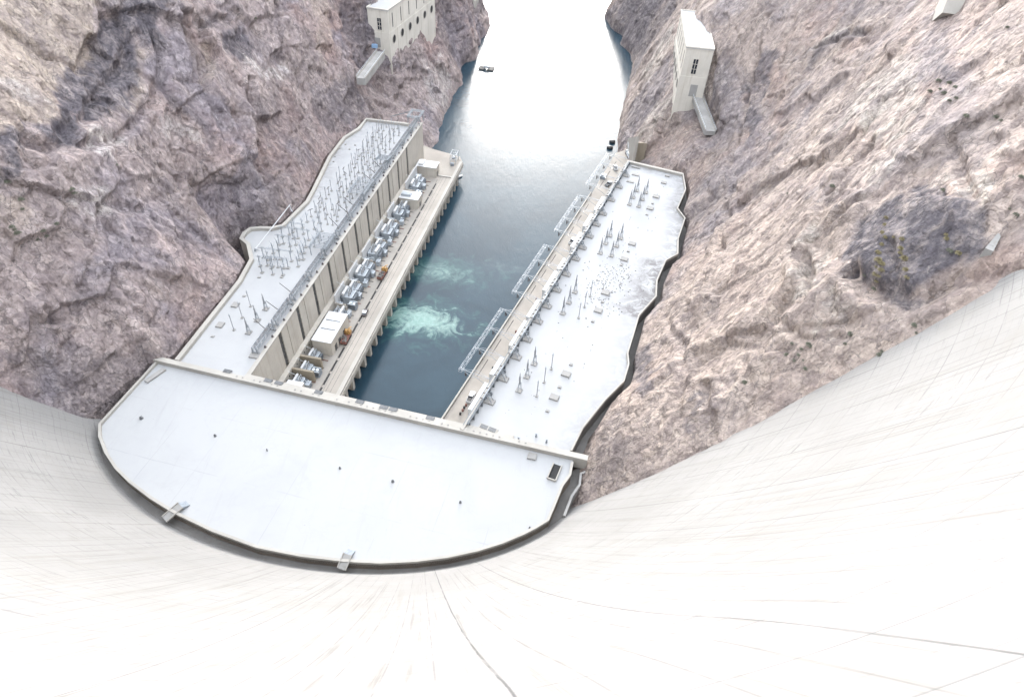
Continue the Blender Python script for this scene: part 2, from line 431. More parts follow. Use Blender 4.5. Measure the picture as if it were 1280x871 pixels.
CRR = [([(876,476),(886,520),(893,550)], 2.2, .9), ([(998,322),(1008,365),(1004,380)], 2.4, 1.1), ([(1043,240),(1072,200),(1086,178)], 2.6, 1.1), ([(1064,338),(1100,366),(1150,374),(1212,352),(1262,340)], 3.4, 1.5),
       ([(1075,250),(1042,272),(1012,302)], 2.0, 1.0), ([(938,95),(926,160),(902,232),(890,250)], 2.0, 1.1), ([(1112,300),(1128,368),(1138,402)], 1.6, .8), ([(908,258),(892,330),(868,385)], 1.8, 1.1), ([(962,20),(940,92),(905,165)], 1.6, 1.0),
       ([(1182,98),(1150,142)], 1.8, 1.0), ([(764,470),(750,520),(738,566)], 1.4, 1.0), ([(832,395),(852,458),(842,505)], 1.4, .9), ([(960,395),(1000,420),(1060,425)], 1.4, .9), ([(1100,130),(1070,180),(1050,232)], 1.6, 1.2), ([(1020,60),(1060,45),(1090,42)], 1.6, 1.0), ([(930,440),(940,500),(918,540)], 1.3, .8), ([(1180,170),(1210,230),(1230,290)], 1.4, .9)]
def make_cliff(side, dark, pale, tan, name):
    c = Cliff(side)
    Y, Z = np.meshgrid(c.y, c.z, indexing='ij'); X = c.G
    Xy = np.gradient(X, c.y, axis=0); Xz = np.gradient(X, c.z, axis=1)
    N = np.stack([np.ones_like(X), -Xy, -Xz], -1)*(-side)
    N = np.stack([blur(blur(N[..., i], 10, 0), 10, 1) for i in range(3)], -1)
    N /= np.linalg.norm(N, axis=-1, keepdims=True)
    P = np.stack([X, Y, Z], -1).reshape(-1, 3); N = N.reshape(-1, 3)
    y, z = P[:,1], P[:,2]
    # the rock splits along steep joints: squeeze space across them so that blocks come out long and leaning
    if side < 0: e1 = np.array([.30, .35, .89]); e2 = np.array([.5, -.86, .17])
    else: e1 = np.array([.60, .42, .68]); e2 = np.array([-.45, .88, -.10])
    e1 /= np.linalg.norm(e1); e2 -= e1*(e1@e2); e2 /= np.linalg.norm(e2); e3 = np.cross(e1, e2)
    Q = np.stack([P@e1*.66, P@e2, P@e3*.9], 1)
    wv = np.stack([fbm(P/23., 3, 5), fbm(P/23.+50, 3, 6), fbm(P/23.+90, 3, 7)], 1)
    Qw = Q+wv*4.0
    f1, c1 = facets(Qw/15., 11); f2, c2 = facets(Qw/6.2, 31); f3, c3 = facets(Qw/2.6+3, 51); f4, c4 = facets((Q+wv*2)/1.15+7, 71)
    rg = ridged(Qw/26., 4, 3)
    patch = sstep(fbm(P/31., 3, 23), -.35, .35)                    # smoother and rougher stretches of wall
    f0, c0 = facets(Qw/33., 101)
    d = 3.6*f0 + 2.9*f1 + .75*(rg-.2) + (.7+.6*patch)*f2 + (.26+.36*patch)*f3 + (.12+.2*patch)*f4
    d += .45*fbm(P/np.array([9., 9., 14.]), 4, 41) + .25*fbm(P/1.4, 3, 43)
    d -= 1.1*np.exp(-(c0/.022)**2) + .75*np.exp(-(c1/.035)**2) + .25*np.exp(-(c2/.06)**2)*patch
    # a terrace-like break across the wall every few metres, fading in and out
    st = P@e2*.35+P[:,2]*.55+wv[:,0]*7; fr = st/7.5-np.floor(st/7.5)
    d += (np.minimum(fr/.8, (1-fr)/.2)-.5)*.7*sstep(fbm(P/27., 2, 61), -.1, .4)
    if side > 0: d = d*.6
    jy = y+fbm(P/6., 3, 91)*1.6; jz = z+fbm(P/6.+30, 3, 92)*1.6; q2 = np.stack([jy, jz], 1)
    for pts, dep, wid in (CRL if side < 0 else CRR):
        pl = np.array(c.zone(pts)); best = np.full(len(q2), 1e9); 
        sel = (jy > pl[:,0].min()-8) & (jy < pl[:,0].max()+8) & (jz > pl[:,1].min()-8) & (jz < pl[:,1].max()+8)
        qq = q2[sel]; b_ = np.full(len(qq), 1e9)
        for a0, a1 in zip(pl[:-1], pl[1:]):
            t_ = np.clip(((qq-a0)@(a1-a0))/max((a1-a0)@(a1-a0), 1e-6), 0, 1); b_ = np.minimum(b_, np.linalg.norm(qq-a0-t_[:, None]*(a1-a0), axis=1))
        d[sel] -= dep*np.exp(-(b_/wid)**2)-.35*dep*np.exp(-((b_-2.4*wid)/(1.2*wid))**2)
    d = blur(blur(d.reshape(X.shape), 1, 0), 1, 1).ravel()
    amp = np.where(y < 338, .10+.9*sstep(z, 31, 50), .45+.55*sstep(z, 1, 26))
    amp = np.where(z > 165, amp*1.5, amp)
    # the two valve houses stand on the wall: calmer rock round them
    hy = (385, 455, 44, 68) if side < 0 else (344, 408, 44, 72)
    near = np.exp(-(((y-(hy[0]+hy[1])/2)/34)**2+((z-56)/15)**2)**2)
    amp = amp*(1-.75*near)
    tt = np.arctan2(P[:,0]-DC[0], -(P[:,1]-DC[1])); dd = np.clip((184-z)/(184-TZ), 0, 1); tr_ = toe_r(tt)
    gap = np.abs(tr_+(187-tr_)*(1-dd**1.3)-np.hypot(P[:,0]-DC[0], P[:,1]-DC[1]))
    amp = np.where(y < 190, amp*(.3+.7*sstep(gap, 1, 16)), amp)
    off = np.where(y < 338, 0.0, -.5)
    V = P+N*(d*amp+off)[:, None]
    # only outward of the trench beside the power house
    if side > 0:
        lim = np.interp(V[:,1], *zip(*RX30))-.9
        V[:,0] = np.where((y < 300) & (z > np.where(y < 134, 31, 20)) & (z < 60), np.maximum(V[:,0], lim), V[:,0])
    else:
        lim = np.interp(V[:,1], *zip(*LX30))+.25
        V[:,0] = np.where((y < 331) & (z > 20) & (z < 60), np.minimum(V[:,0], lim), V[:,0])
    ny, nz = len(c.y), len(c.z)
    i = np.arange(ny*nz).reshape(ny, nz)
    q = np.stack([i[:-1,:-1], i[1:,:-1], i[1:,1:], i[:-1,1:]], -1).reshape(-1, 4)
    if side > 0: q = q[:, ::-1]
    me = bpy.data.meshes.new(name); me.vertices.add(ny*nz); me.vertices.foreach_set('co', V.astype(np.float32).ravel())
    me.loops.add(q.size); me.loops.foreach_set('vertex_index', q.astype(np.int32).ravel())
    me.polygons.add(len(q)); me.polygons.foreach_set('loop_start', np.arange(0, q.size, 4, dtype=np.int32))
    me.polygons.foreach_set('use_smooth', np.zeros(len(q), bool))
    me.update(calc_edges=True)
    # what the rock is made of, by place on the wall
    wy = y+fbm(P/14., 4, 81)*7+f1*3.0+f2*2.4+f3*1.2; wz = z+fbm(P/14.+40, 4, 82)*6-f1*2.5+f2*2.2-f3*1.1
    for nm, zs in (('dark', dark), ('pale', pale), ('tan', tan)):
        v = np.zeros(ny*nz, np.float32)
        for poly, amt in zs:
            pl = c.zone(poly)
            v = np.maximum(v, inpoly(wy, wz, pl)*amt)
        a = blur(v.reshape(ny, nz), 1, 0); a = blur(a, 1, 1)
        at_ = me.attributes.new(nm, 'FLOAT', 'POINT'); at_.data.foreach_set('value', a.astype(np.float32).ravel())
    ob = bpy.data.objects.new(name, me); COL.objects.link(ob); ob['kind'] = 'structure'
    tr = BVHTree.FromPolygons([tuple(v) for v in V[:: 1]], [tuple(f) for f in q], all_triangles=False) if True else None
    return c, ob, tr

K1 = 460/1280.; K3 = 440/958.
def A_(pts): return [(x*K1, y*K1) for x, y in pts]
def B_(pts): return [(840+x*K3, y*K3) for x, y in pts]
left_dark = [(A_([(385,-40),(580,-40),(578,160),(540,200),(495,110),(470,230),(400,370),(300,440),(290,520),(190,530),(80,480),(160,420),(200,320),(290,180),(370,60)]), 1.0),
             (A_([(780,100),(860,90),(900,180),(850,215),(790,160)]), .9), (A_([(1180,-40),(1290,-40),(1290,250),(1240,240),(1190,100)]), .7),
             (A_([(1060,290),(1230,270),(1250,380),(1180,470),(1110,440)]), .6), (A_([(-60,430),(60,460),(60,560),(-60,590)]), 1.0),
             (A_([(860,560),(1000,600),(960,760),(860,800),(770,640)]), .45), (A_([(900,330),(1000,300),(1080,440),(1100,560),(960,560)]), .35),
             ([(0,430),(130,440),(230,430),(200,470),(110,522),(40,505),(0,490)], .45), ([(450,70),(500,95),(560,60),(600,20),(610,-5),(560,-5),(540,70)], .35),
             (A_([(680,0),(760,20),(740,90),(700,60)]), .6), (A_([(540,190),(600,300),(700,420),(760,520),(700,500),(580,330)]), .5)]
left_tan = [(A_([(-60,-40),(370,-40),(280,190),(200,330),(150,430),(60,470),(-60,430)]), 1.0), (A_([(700,130),(760,200),(720,300),(690,250)]), .7),
            (A_([(500,130),(540,220),(440,380),(380,390)]), .6), (A_([(1090,0),(1180,20),(1150,180),(1090,200)]), .5), (A_([(-60,600),(100,680),(80,800),(-60,830)]), .5)]
left_pale = [(A_([(830,180),(900,200),(1010,230),(1000,270),(900,240)]), .9), (A_([(310,470),(390,480),(370,550),(320,540)]), .9), (A_([(220,690),(350,690),(400,770),(300,780)]), .8),
             (A_([(520,400),(640,420),(680,470),(560,450)]), .5), (A_([(0,270),(130,310),(150,340),(40,330)]), .6), ([(548,60),(566,100),(560,130),(540,140),(530,90)], .6)]
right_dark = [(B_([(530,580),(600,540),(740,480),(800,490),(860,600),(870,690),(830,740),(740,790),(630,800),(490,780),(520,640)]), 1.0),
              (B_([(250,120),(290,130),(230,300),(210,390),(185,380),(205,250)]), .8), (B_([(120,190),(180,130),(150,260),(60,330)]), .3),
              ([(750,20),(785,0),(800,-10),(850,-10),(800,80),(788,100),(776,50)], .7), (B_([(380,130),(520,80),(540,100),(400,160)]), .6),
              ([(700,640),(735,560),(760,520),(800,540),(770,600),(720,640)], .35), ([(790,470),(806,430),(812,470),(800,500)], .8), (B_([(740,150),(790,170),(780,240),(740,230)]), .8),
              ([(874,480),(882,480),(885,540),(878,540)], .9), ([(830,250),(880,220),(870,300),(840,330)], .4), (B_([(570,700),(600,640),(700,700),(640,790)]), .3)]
right_pale = [(B_([(430,380),(500,250),(620,150),(670,170),(690,290),(640,350),(560,390),(500,340)]), .8), (B_([(770,440),(850,430),(910,460),(860,580),(820,500)]), .9),
              (B_([(500,520),(590,430),(610,440),(520,530)]), 1.0), (B_([(400,110),(530,80),(520,100),(400,130)]), .8), (B_([(345,660),(400,600),(420,760),(520,870),(440,870),(360,800)]), .7),
              (B_([(590,340),(690,300),(640,390),(600,410)]), .9), ([(870,600),(960,530),(1010,520),(930,570),(880,590)], .8), ([(905,100),(880,130),(850,110),(870,70)], .3),
              ([(785,190),(820,130),(850,110),(820,160),(800,195)], .6), ([(800,90),(840,30),(845,45),(810,100)], .8)]
right_tan = [([(690,700),(800,430),(900,280),(1060,250),(1060,380),(1140,420),(1300,330),(1300,420),(900,640)], .8), ([(1000,80),(1150,60),(1150,180),(1000,220)], .6), ([(1240,-10),(1300,-10),(1300,80),(1210,110)], .7)]

def rock(name, base, dark, pale, tan, e, relief=.9, crack=.55):
    n = NT(name)
    st = n.mapping(rot=e, scale=(1, 1, .55))
    a = n.noise(.035, 6, .62, st, .8); b = n.noise(.16, 6, .68, st, .6); c = n.noise(.75, 5, .7, st, .3); d_ = n.noise(3.2, 4, .65)
    pk = n.noise(.022, 5, .6, n.mapping(loc=(40, 11, 3)), .5)
    col = n.mix(n.mr(a, .36, .64, 0, 1), tuple(v*.80 for v in base), tuple(min(1, v*1.13) for v in base))
    col = n.mix(n.mr(pk, .50, .68, 0, .55), col, (base[0]*1.02, base[1]*.84, base[2]*.80))         # pinkish rock
    col = n.mix(n.mr(n.noise(.028, 5, .6, n.mapping(loc=(9, 70, 31)), .6), .48, .62, 0, .8), col, (base[0]*.76, base[1]*.81, base[2]*.92))  # grey lavender rock
    brk = n.math('ADD', n.math('MULTIPLY', b, .6), n.math('MULTIPLY', c, .4))
    col = n.mix(n.math('MULTIPLY', n.attr('tan'), n.mr(brk, .36, .56, .45, .95)), col, tan)
    col = n.mix(n.math('MULTIPLY', n.attr('pale'), n.mr(brk, .42, .54, .2, .97)), col, pale)
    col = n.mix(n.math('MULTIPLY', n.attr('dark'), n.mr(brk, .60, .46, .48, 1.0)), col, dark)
    col = n.mix(n.mr(b, .30, .70, 0, 1), n.mix(1.0, col, (.72, .70, .72), 'MULTIPLY'), n.mix(1.0, col, (1.12, 1.12, 1.11), 'MULTIPLY'))
    col = n.mix(n.mr(c, .30, .70, 0, 1), n.mix(1.0, col, (.74, .72, .72), 'MULTIPLY'), n.mix(1.0, col, (1.14, 1.14, 1.13), 'MULTIPLY'))
    # mineral streaks and small dark partings, long along the joints
    vein = n.noise(.5, 4, .7, n.mapping(rot=e, scale=(1, 1, .10)), .9)
    col = n.mix(n.mr(vein, .64, .72, 0, .35), col, pale)
    part = n.noise(.85, 3, .6, n.mapping(rot=e, scale=(1, 1, .13), loc=(5, 9, 2)), 1.2)
    col = n.mix(n.mr(part, .66, .72, 0, .6), col, tuple(v*.42 for v in dark))
    # broken faces a metre or two across, with thin joints between them
    wv = n.t.nodes.new('ShaderNodeVectorMath'); wv.operation = 'MULTIPLY_ADD'; nc = n.t.nodes.new('ShaderNodeTexNoise'); nc.inputs['Scale'].default_value = .22; nc.inputs['Detail'].default_value = 4
    n.put(nc.inputs['Vector'], n.co); n.put(wv.inputs[0], nc.outputs['Color']); wv.inputs[1].default_value = (5, 5, 5); n.put(wv.inputs[2], st)
    e1_ = n.voro(.42, wv.outputs[0], 'DISTANCE_TO_EDGE'); cell = n.voro(.42, wv.outputs[0], 'F1', 'Color'); cell2 = n.voro(1.1, wv.outputs[0], 'F1', 'Color')
    cv = n.sep(cell)[0]; cv2 = n.sep(cell2)[1]
    col = n.mix(n.mr(cv, 0, 1, 0, 1), n.mix(1.0, col, (.82, .81, .83), 'MULTIPLY'), n.mix(1.0, col, (1.10, 1.09, 1.07), 'MULTIPLY'))
    col = n.mix(n.mr(cv2, 0, 1, 0, 1), n.mix(1.0, col, (.87, .87, .88), 'MULTIPLY'), n.mix(1.0, col, (1.10, 1.10, 1.10), 'MULTIPLY'))
    col = n.mix(n.math('MULTIPLY', n.mr(e1_, .015, .05, 1, 0), n.mr(b, .42, .58, 0, crack)), col, tuple(v*.5 for v in dark))
    def facet(sc):
        vn = n.t.nodes.new('ShaderNodeTexVoronoi'); vn.inputs['Scale'].default_value = sc; n.put(vn.inputs['Vector'], wv.outputs[0])
        def vm(op, x_, y_):
            q = n.t.nodes.new('ShaderNodeVectorMath'); q.operation = op; n.put(q.inputs[0], x_); n.put(q.inputs[1], y_); return q
        dv = vm('SUBTRACT', wv.outputs[0], vn.outputs['Position']); rd_ = vm('SUBTRACT', vn.outputs['Color'], (.5, .5, .5))
        return vm('DOT_PRODUCT', dv.outputs[0], rd_.outputs[0]).outputs['Value']
    h = n.math('ADD', n.math('ADD', n.math('MULTIPLY', facet(.30), 1.5), n.math('ADD', n.math('MULTIPLY', facet(.8), 1.5), n.math('MULTIPLY', facet(2.0), 1.3))), n.math('ADD', n.math('MULTIPLY', c, .5), n.math('MULTIPLY', d_, .3)))
    return n.done(col, .92, n.bump(h, relief, .8), spec=.2)
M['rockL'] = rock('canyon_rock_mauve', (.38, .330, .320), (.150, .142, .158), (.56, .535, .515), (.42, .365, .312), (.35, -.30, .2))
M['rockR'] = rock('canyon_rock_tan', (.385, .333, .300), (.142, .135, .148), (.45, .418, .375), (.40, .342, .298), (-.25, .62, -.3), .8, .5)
cliffL, obL, treeL = make_cliff(-1, left_dark, left_pale, left_tan, 'canyon_wall')
cliffR, obR, treeR = make_cliff(1, right_dark, right_pale, right_tan, 'canyon_wall')
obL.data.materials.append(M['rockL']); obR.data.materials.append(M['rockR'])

def on_cliff(tree, px, py):
    d = ray(px, py); loc, nor, i, dist = tree.ray_cast(Vector((0, 0, CAMZ)), Vector(d))
    return (loc, nor) if loc else (None, None)

# ------------------------------------------------------------------ river
def water_mat():
    n = NT('river_water')
    x = n.sep(n.co)
    def boil(cx, cy, ang, a, b):
        v = n.mapping(loc=(0, 0, 0), rot=(0, 0, 0))
        sub = n.t.nodes.new('ShaderNodeVectorMath'); sub.operation = 'SUBTRACT'; n.put(sub.inputs[0], n.co); sub.inputs[1].default_value = (cx, cy, 0)
        mp = n.t.nodes.new('ShaderNodeMapping'); mp.vector_type = 'TEXTURE'; n.put(mp.inputs[0], sub.outputs[0]); mp.inputs['Rotation'].default_value = (0, 0, ang); mp.inputs['Scale'].default_value = (a, b, 1)
        ln = n.t.nodes.new('ShaderNodeVectorMath'); ln.operation = 'LENGTH'; n.put(ln.inputs[0], mp.outputs[0])
        return n.math('SUBTRACT', 1.0, ln.outputs['Value'])
    big = n.noise(.13, 6, .62, dist=1.3); sm = n.noise(.55, 5, .7, dist=1.0)
    nz = n.math('ADD', n.math('MULTIPLY', n.math('SUBTRACT', big, .5), 2.6), n.math('MULTIPLY', n.math('SUBTRACT', sm, .5), .45))
    b1 = n.math('ADD', boil(-37.5, 206, -.10, 19, 10.5), nz); b2 = n.math('ADD', boil(-37, 241, -.12, 20, 8), nz); b3 = n.math('ADD', boil(-8, 248, -.15, 22, 9), nz)
    g1 = n.mr(b1, .0, .8, 0, .85); g2 = n.mr(b2, .15, 1.2, 0, .34); g3 = n.mr(b3, .4, 1.5, 0, .08)
    foam = n.math('MAXIMUM', n.math('MAXIMUM', g1, g2), g3)
    halo = n.math('MAXIMUM', n.mr(n.math('ADD', boil(-40, 206, -.1, 27, 17), nz), 0, 1, 0, .8), n.mr(n.math('ADD', boil(-34, 242, -.12, 28, 14), nz), 0, 1.2, 0, .6))
    deep = n.mix(n.ramp(n.noise(.03, 4, .6, dist=.5), [(.4, 0.0), (.6, 1.0)]), (.014, .032, .047), (.019, .042, .060))
    col = n.mix(halo, deep, (.045, .125, .115))
    col = n.mix(foam, col, n.mix(n.mr(sm, .35, .65, 0, 1), (.13, .235, .215), (.235, .335, .31)))
    wv = n.mapping(rot=(0, 0, .35), scale=(1, .45, 1))
    h = n.math('ADD', n.math('MULTIPLY', n.noise(.28, 4, .6, wv, .6), 1.5), n.math('MULTIPLY', n.noise(1.15, 4, .62, wv, .5), .55))
    calm = n.noise(.02, 4, .6, n.mapping(scale=(1, .5, 1)), .8)
    h = n.math('MULTIPLY', h, n.mr(calm, .35, .65, .55, 1.25))
    nb = n.t.nodes.new('ShaderNodeBump'); n.put(nb.inputs['Height'], h); nb.inputs['Strength'].default_value = .45; nb.inputs['Distance'].default_value = .13
    n.b.inputs['IOR'].default_value = 1.333
    return n.done(col, n.mr(foam, 0, 1, .19, .6), nb.outputs[0])
M['water'] = water_mat()
mb = MB(); mb.add([(-400, 30, 0), (500, 30, 0), (500, 2500, 0), (-400, 2500, 0)], [(0, 1, 2, 3)])
river = mb.build('river', M['water']); river['kind'] = 'structure'

# ------------------------------------------------------------------ the arch dam
def dam_hit(px, py):
    d = ray(px, py)
    for t in np.arange(5, 400, .25):
        p = np.array([0, 0, CAMZ])+t*d
        th = math.atan2(p[0]-DC[0], -(p[1]-DC[1]))
        if math.hypot(p[0]-DC[0], p[1]-DC[1]) > dam_r(th, p[2]): return th, p
    return None, None
def dam_mat():
    n = NT('dam_concrete')
    uv = n.attr('UVMap', 'Vector'); u, v, _ = n.sep(uv)          # u: metres round the arch at the toe radius, v: height
    base = (0.236, 0.232, 0.226)
    vec = n.comb(u, v, 0.0)
    big = n.noise(.03, 6, .6, vec, .4)
    blot = n.noise(.12, 6, .68, n.mapping(vec, scale=(.35, 1, 1)), .5)
    fl = n.noise(.5, 5, .7, n.mapping(vec, scale=(.3, 1.2, 1)))
    drip = n.noise(.45, 5, .7, n.mapping(vec, scale=(1, .05, 1)))
    col = n.mix(n.mr(big, .35, .65, 0, 1), tuple(x*.92 for x in base), tuple(x*1.06 for x in base))
    col = n.mix(n.mr(blot, .54, .72, 0, .38), col, (0.206, 0.196, 0.178))
    col = n.mix(n.mr(fl, .58, .74, 0, .32), col, (0.190, 0.188, 0.183))
    col = n.mix(n.mr(drip, .54, .72, 0, .5), col, (0.181, 0.171, 0.154))
    # formed lifts: each pour a shade of its own, a thin line between two of them
    lift = n.math('DIVIDE', v, 1.52); fr = n.math('FRACT', lift)
    row = n.math('FLOOR', lift); blk = n.math('FLOOR', n.math('DIVIDE', u, 7.6))
    wn_ = n.t.nodes.new('ShaderNodeTexWhiteNoise'); wn_.noise_dimensions = '2D'; n.put(wn_.inputs['Vector'], n.comb(row, blk, 0.0))
    col = n.mix(n.mr(wn_.outputs['Value'], 0, 1, 0, .16), col, (0.202, 0.196, 0.185))
    line = n.math('MULTIPLY', n.mr(fr, .90, .97, 0, 1), n.mr(n.noise(.16, 4, .7, vec), .42, .62, 0, 1))
    col = n.mix(n.math('MULTIPLY', line, .5), col, (.13, .13, .132))
    uu = n.math('DIVIDE', n.math('ADD', u, n.math('MULTIPLY', n.noise(.2, 3, .6, vec), .35)), 15.2)
    j = n.math('ABSOLUTE', n.math('SUBTRACT', n.math('FRACT', uu), .5))
    wj = n.t.nodes.new('ShaderNodeTexWhiteNoise'); wj.noise_dimensions = '1D'; n.put(wj.inputs['W'], n.math('FLOOR', uu))
    joint = n.math('MULTIPLY', n.math('MULTIPLY', n.mr(j, .003, .0085, 1, 0), n.mr(n.noise(.09, 4, .7, vec), .34, .55, .15, 1)), n.mr(wj.outputs['Value'], .15, .9, .12, 1.0))
    col = n.mix(n.math('MULTIPLY', joint, .85), col, (.07, .07, .072))
    j2 = n.math('ABSOLUTE', n.math('SUBTRACT', n.math('FRACT', n.math('DIVIDE', n.math('ADD', u, 2.0), 3.8)), .5))
    col = n.mix(n.math('MULTIPLY', n.mr(j2, .008, .03, .5, 0), n.mr(n.noise(.10, 4, .7, vec), .40, .56, 0, 1)), col, (.10, .098, .095))
    l5 = n.mr(n.math('FRACT', n.math('DIVIDE', v, 7.6)), .972, .99, 0, 1)
    col = n.mix(n.math('MULTIPLY', n.math('MULTIPLY', l5, n.mr(n.noise(.07, 4, .7, vec), .42, .58, 0, 1)), .6), col, (.10, .10, .102))
    # thin runs of water stain straight down the face and dark scuffs along the pours
    run = n.noise(1.1, 4, .75, n.mapping(vec, scale=(1, .02, 1), loc=(7, 3, 0)))
    col = n.mix(n.mr(run, .56, .68, 0, .5), col, (.115, .108, .098))
    scf = n.noise(.8, 4, .7, n.mapping(vec, scale=(.10, 1.6, 1), loc=(3, 8, 0)))
    col = n.mix(n.math('MULTIPLY', n.mr(scf, .58, .67, 0, .6), n.mr(big, .40, .58, 0, 1)), col, (.105, .105, .108))
    return n.done(col, .92, n.bump(n.math('SUBTRACT', n.noise(1.6, 4, .6, vec), n.math('ADD', joint, line)), .25, .12), spec=.2)
M['dam'] = dam_mat()
dam = thing('arch_dam', 'pale concrete arch dam whose curved face sweeps down round the power house', 'dam', (DC[0], DC[1], 0))
ts = np.linspace(math.radians(-86), math.radians(88), 349); zs_ = np.concatenate([np.arange(22, TZ, 1.5), np.linspace(TZ, 184, 110)])
vs = []; uvs = []
for t in ts:
    for z in zs_:
        p = dam_pt(t, z); vs.append((p[0]-DC[0], p[1]-DC[1], z)); uvs.append((t*150, z))
nz_ = len(zs_); fs = [(i*nz_+k, (i+1)*nz_+k, (i+1)*nz_+k+1, i*nz_+k+1) for i in range(len(ts)-1) for k in range(nz_-1)]
mb = MB(); mb.v = vs; mb.f = fs
face = mb.build('downstream_face', M['dam'], dam, True)
uvl = face.data.uv_layers.new(name='UVMap')
li = np.empty(len(face.data.loops), np.int32); face.data.loops.foreach_get('vertex_index', li)
uvl.data.foreach_set('uv', np.array(uvs, np.float32)[li].ravel())
# crest: parapet, roadway and upstream side
mb = MB()
def ring(r0, r1, z0, z1, t0=-86, t1=88, n=120, f=None):
    for i in range(n):
        a = math.radians(t0+(t1-t0)*i/n); b = math.radians(t0+(t1-t0)*(i+1)/n)
        P = []
        for z in (z0, z1):
            for rr, tt in ((r0, a), (r0, b), (r1, b), (r1, a)):
                P.append((rr*math.sin(tt), -rr*math.cos(tt), z))
        mb.hexa(P)
ring(195.02, 195.5, 182.0, 184.0)
mb.build('crest_parapet', M['cream_light'], dam)
mb = MB(); ring(195.52, 208, 20, 182.6); mb.build('crest_roadway', M['grey'], dam)
# ------------------------------------------------------------------ power house
def stain_attr(o, fn_stain, fn_peb):
    """give a roof sheet a fine grid of values saying where rock wash and rubble lie on it"""
    me = o.data
    for nm, fn in (('stain', fn_stain), ('pebble', fn_peb)):
        a = me.attributes.new(nm, 'FLOAT', 'POINT')
        a.data.foreach_set('value', np.array([fn(v.co) for v in me.vertices], np.float32))
def roof_sheet(name, poly, z, mat, parent, fn_s=None, fn_p=None, step=2.0):
    me = bpy.data.meshes.new(name)
    import bmesh
    bm = bmesh.new(); f = bm.faces.new([bm.verts.new((p[0], p[1], z)) for p in poly]); bm.normal_update()
    if f.normal.z < 0: f.normal_flip()
    if fn_s:
        xs = [p[0] for p in poly]; ys = [p[1] for p in poly]
        for ax, lo, hi in ((0, min(xs), max(xs)), (1, min(ys), max(ys))):
            c = lo+step
            while c < hi:
                co = [0, 0, 0]; no = [0, 0, 0]; co[ax] = c; no[ax] = 1
                bmesh.ops.bisect_plane(bm, geom=bm.verts[:]+bm.edges[:]+bm.faces[:], plane_co=co, plane_no=no); c += step
    bm.to_mesh(me); bm.free()
    o = bpy.data.objects.new(name, me); COL.objects.link(o); me.materials.append(mat); o.parent = parent
    if fn_s: stain_attr(o, fn_s, fn_p)
    return o
def seg_d(p, pts):
    d = 1e9
    for a, b in zip(pts[:-1], pts[1:]):
        a = np.array(a); b = np.array(b); t = np.clip(((p-a)@(b-a))/((b-a)@(b-a)), 0, 1); d = min(d, np.linalg.norm(p-a-t*(b-a)))
    return d

bl = at(190, 449, 31.0)[:2]; br = at(728, 573.5, 31.0)[:2]
bd = (br-bl)/np.linalg.norm(br-bl); bn = np.array([-bd[1], bd[0]])      # along and across the cross beam
BL = np.linalg.norm(br-bl)
def beam_u(fr, v, off=.5):
    """how far along a wing its line v meets the cross beam"""
    p0 = np.array(fr.l(bl+bn*off)); p1 = np.array(fr.l(br+bn*off)); t = (v-p0[0])/(p1[0]-p0[0]); return float(p0[1]+t*(p1[1]-p0[1]))
# ---- left wing
wl = thing('powerhouse_wing', 'left power house wing, tall cream wall with dark slots below a roof of thin posts', 'power house', (OL[0], OL[1], 0), -AL)
lroof_px = [(218,449),(297,350),(311.8,323.5),(307.8,305),(299,298),(303,290.5),(311.8,284),(326,282.6),(339.4,283.3),(352,280.4),(381.9,251),(389,238),(400,215.8),(410.3,195),(428.7,171),(447,159.5),(457.4,147.5),(511.4,153.8)]
lout = [LF.l(at(x, y, 31.3)) for x, y in lroof_px]
UE = 190.7
lpoly = [(-.9, beam_u(LF, -.9)), (-.9, UE), (-3.5, UE)]+lout[::-1]+[(lout[0][0], beam_u(LF, lout[0][0]))]
mb = MB(); mb.prism(lpoly, 2, 29.95, top=False, bot=False)
mb.box(-.9, 0, -1.5, 20.5, 2, 30.0); mb.box(-.9, 0, 164.5, UE, 2, 30.0)
mb.build('wall', M['cream'], wl)
SL = [21.6+14.16*k for k in range(11)]
for k in range(11):
    if k < 10:
        mb = MB(); u0, u1 = SL[k]+1.08, SL[k+1]-1.08; w3 = (u1-u0)/3
        for i in range(3): mb.box(-.9, 0 if i != 1 else .16, u0+w3*i+(.07 if i else 0), u0+w3*(i+1)-(.07 if i < 2 else 0), 2, 30.0)
        mb.box(-.9, -.08, u0+.1, u1-.1, 2, 29.9)
        mb.build('wall_panel', M['cream'], wl)
    mb = MB(); mb.box(-.86, -.35, SL[k]-1.05, SL[k]+1.05, 14.2, 29.6)
    for q in range(14): mb.box(-.35, -.25, SL[k]-1.0, SL[k]+1.0, 14.5+q*1.08, 14.75+q*1.08)
    mb.build('window_slot', M['slot'], wl)
def lst(co):
    p = np.array([co.x, co.y]); d = seg_d(p, lout)
    return float(np.clip(1-d/9, 0, 1)*(.9 if co.y > 105 else .15))
roof_sheet('roof', lpoly, 30.0, M['roof'], wl, lst, lambda co: 0.0, 3.0)
mb = MB(); mb.strip(lout, 1.5, 29.9, 31.3, -1); mb.build('parapet', M['cream_light'], wl)
mb = MB(); mb.box(-1.3, .22, -1, UE+.2, 30.02, 30.42); mb.build('coping', M['cream_light'], wl)
# ledge under the slots and low enclosure walls of the transformer bays
mb = MB(); mb.box(0.02, 1.9, -3, 172, 8.6, 14.2); mb.build('ledge', M['cream'], wl)
for i in range(16):
    mb = MB(); mb.box(1.9, 1.96, 3+i*2.1, 3.5+i*2.1, 12.2, 12.9); mb.build('ledge_vent', M['dark'], wl)

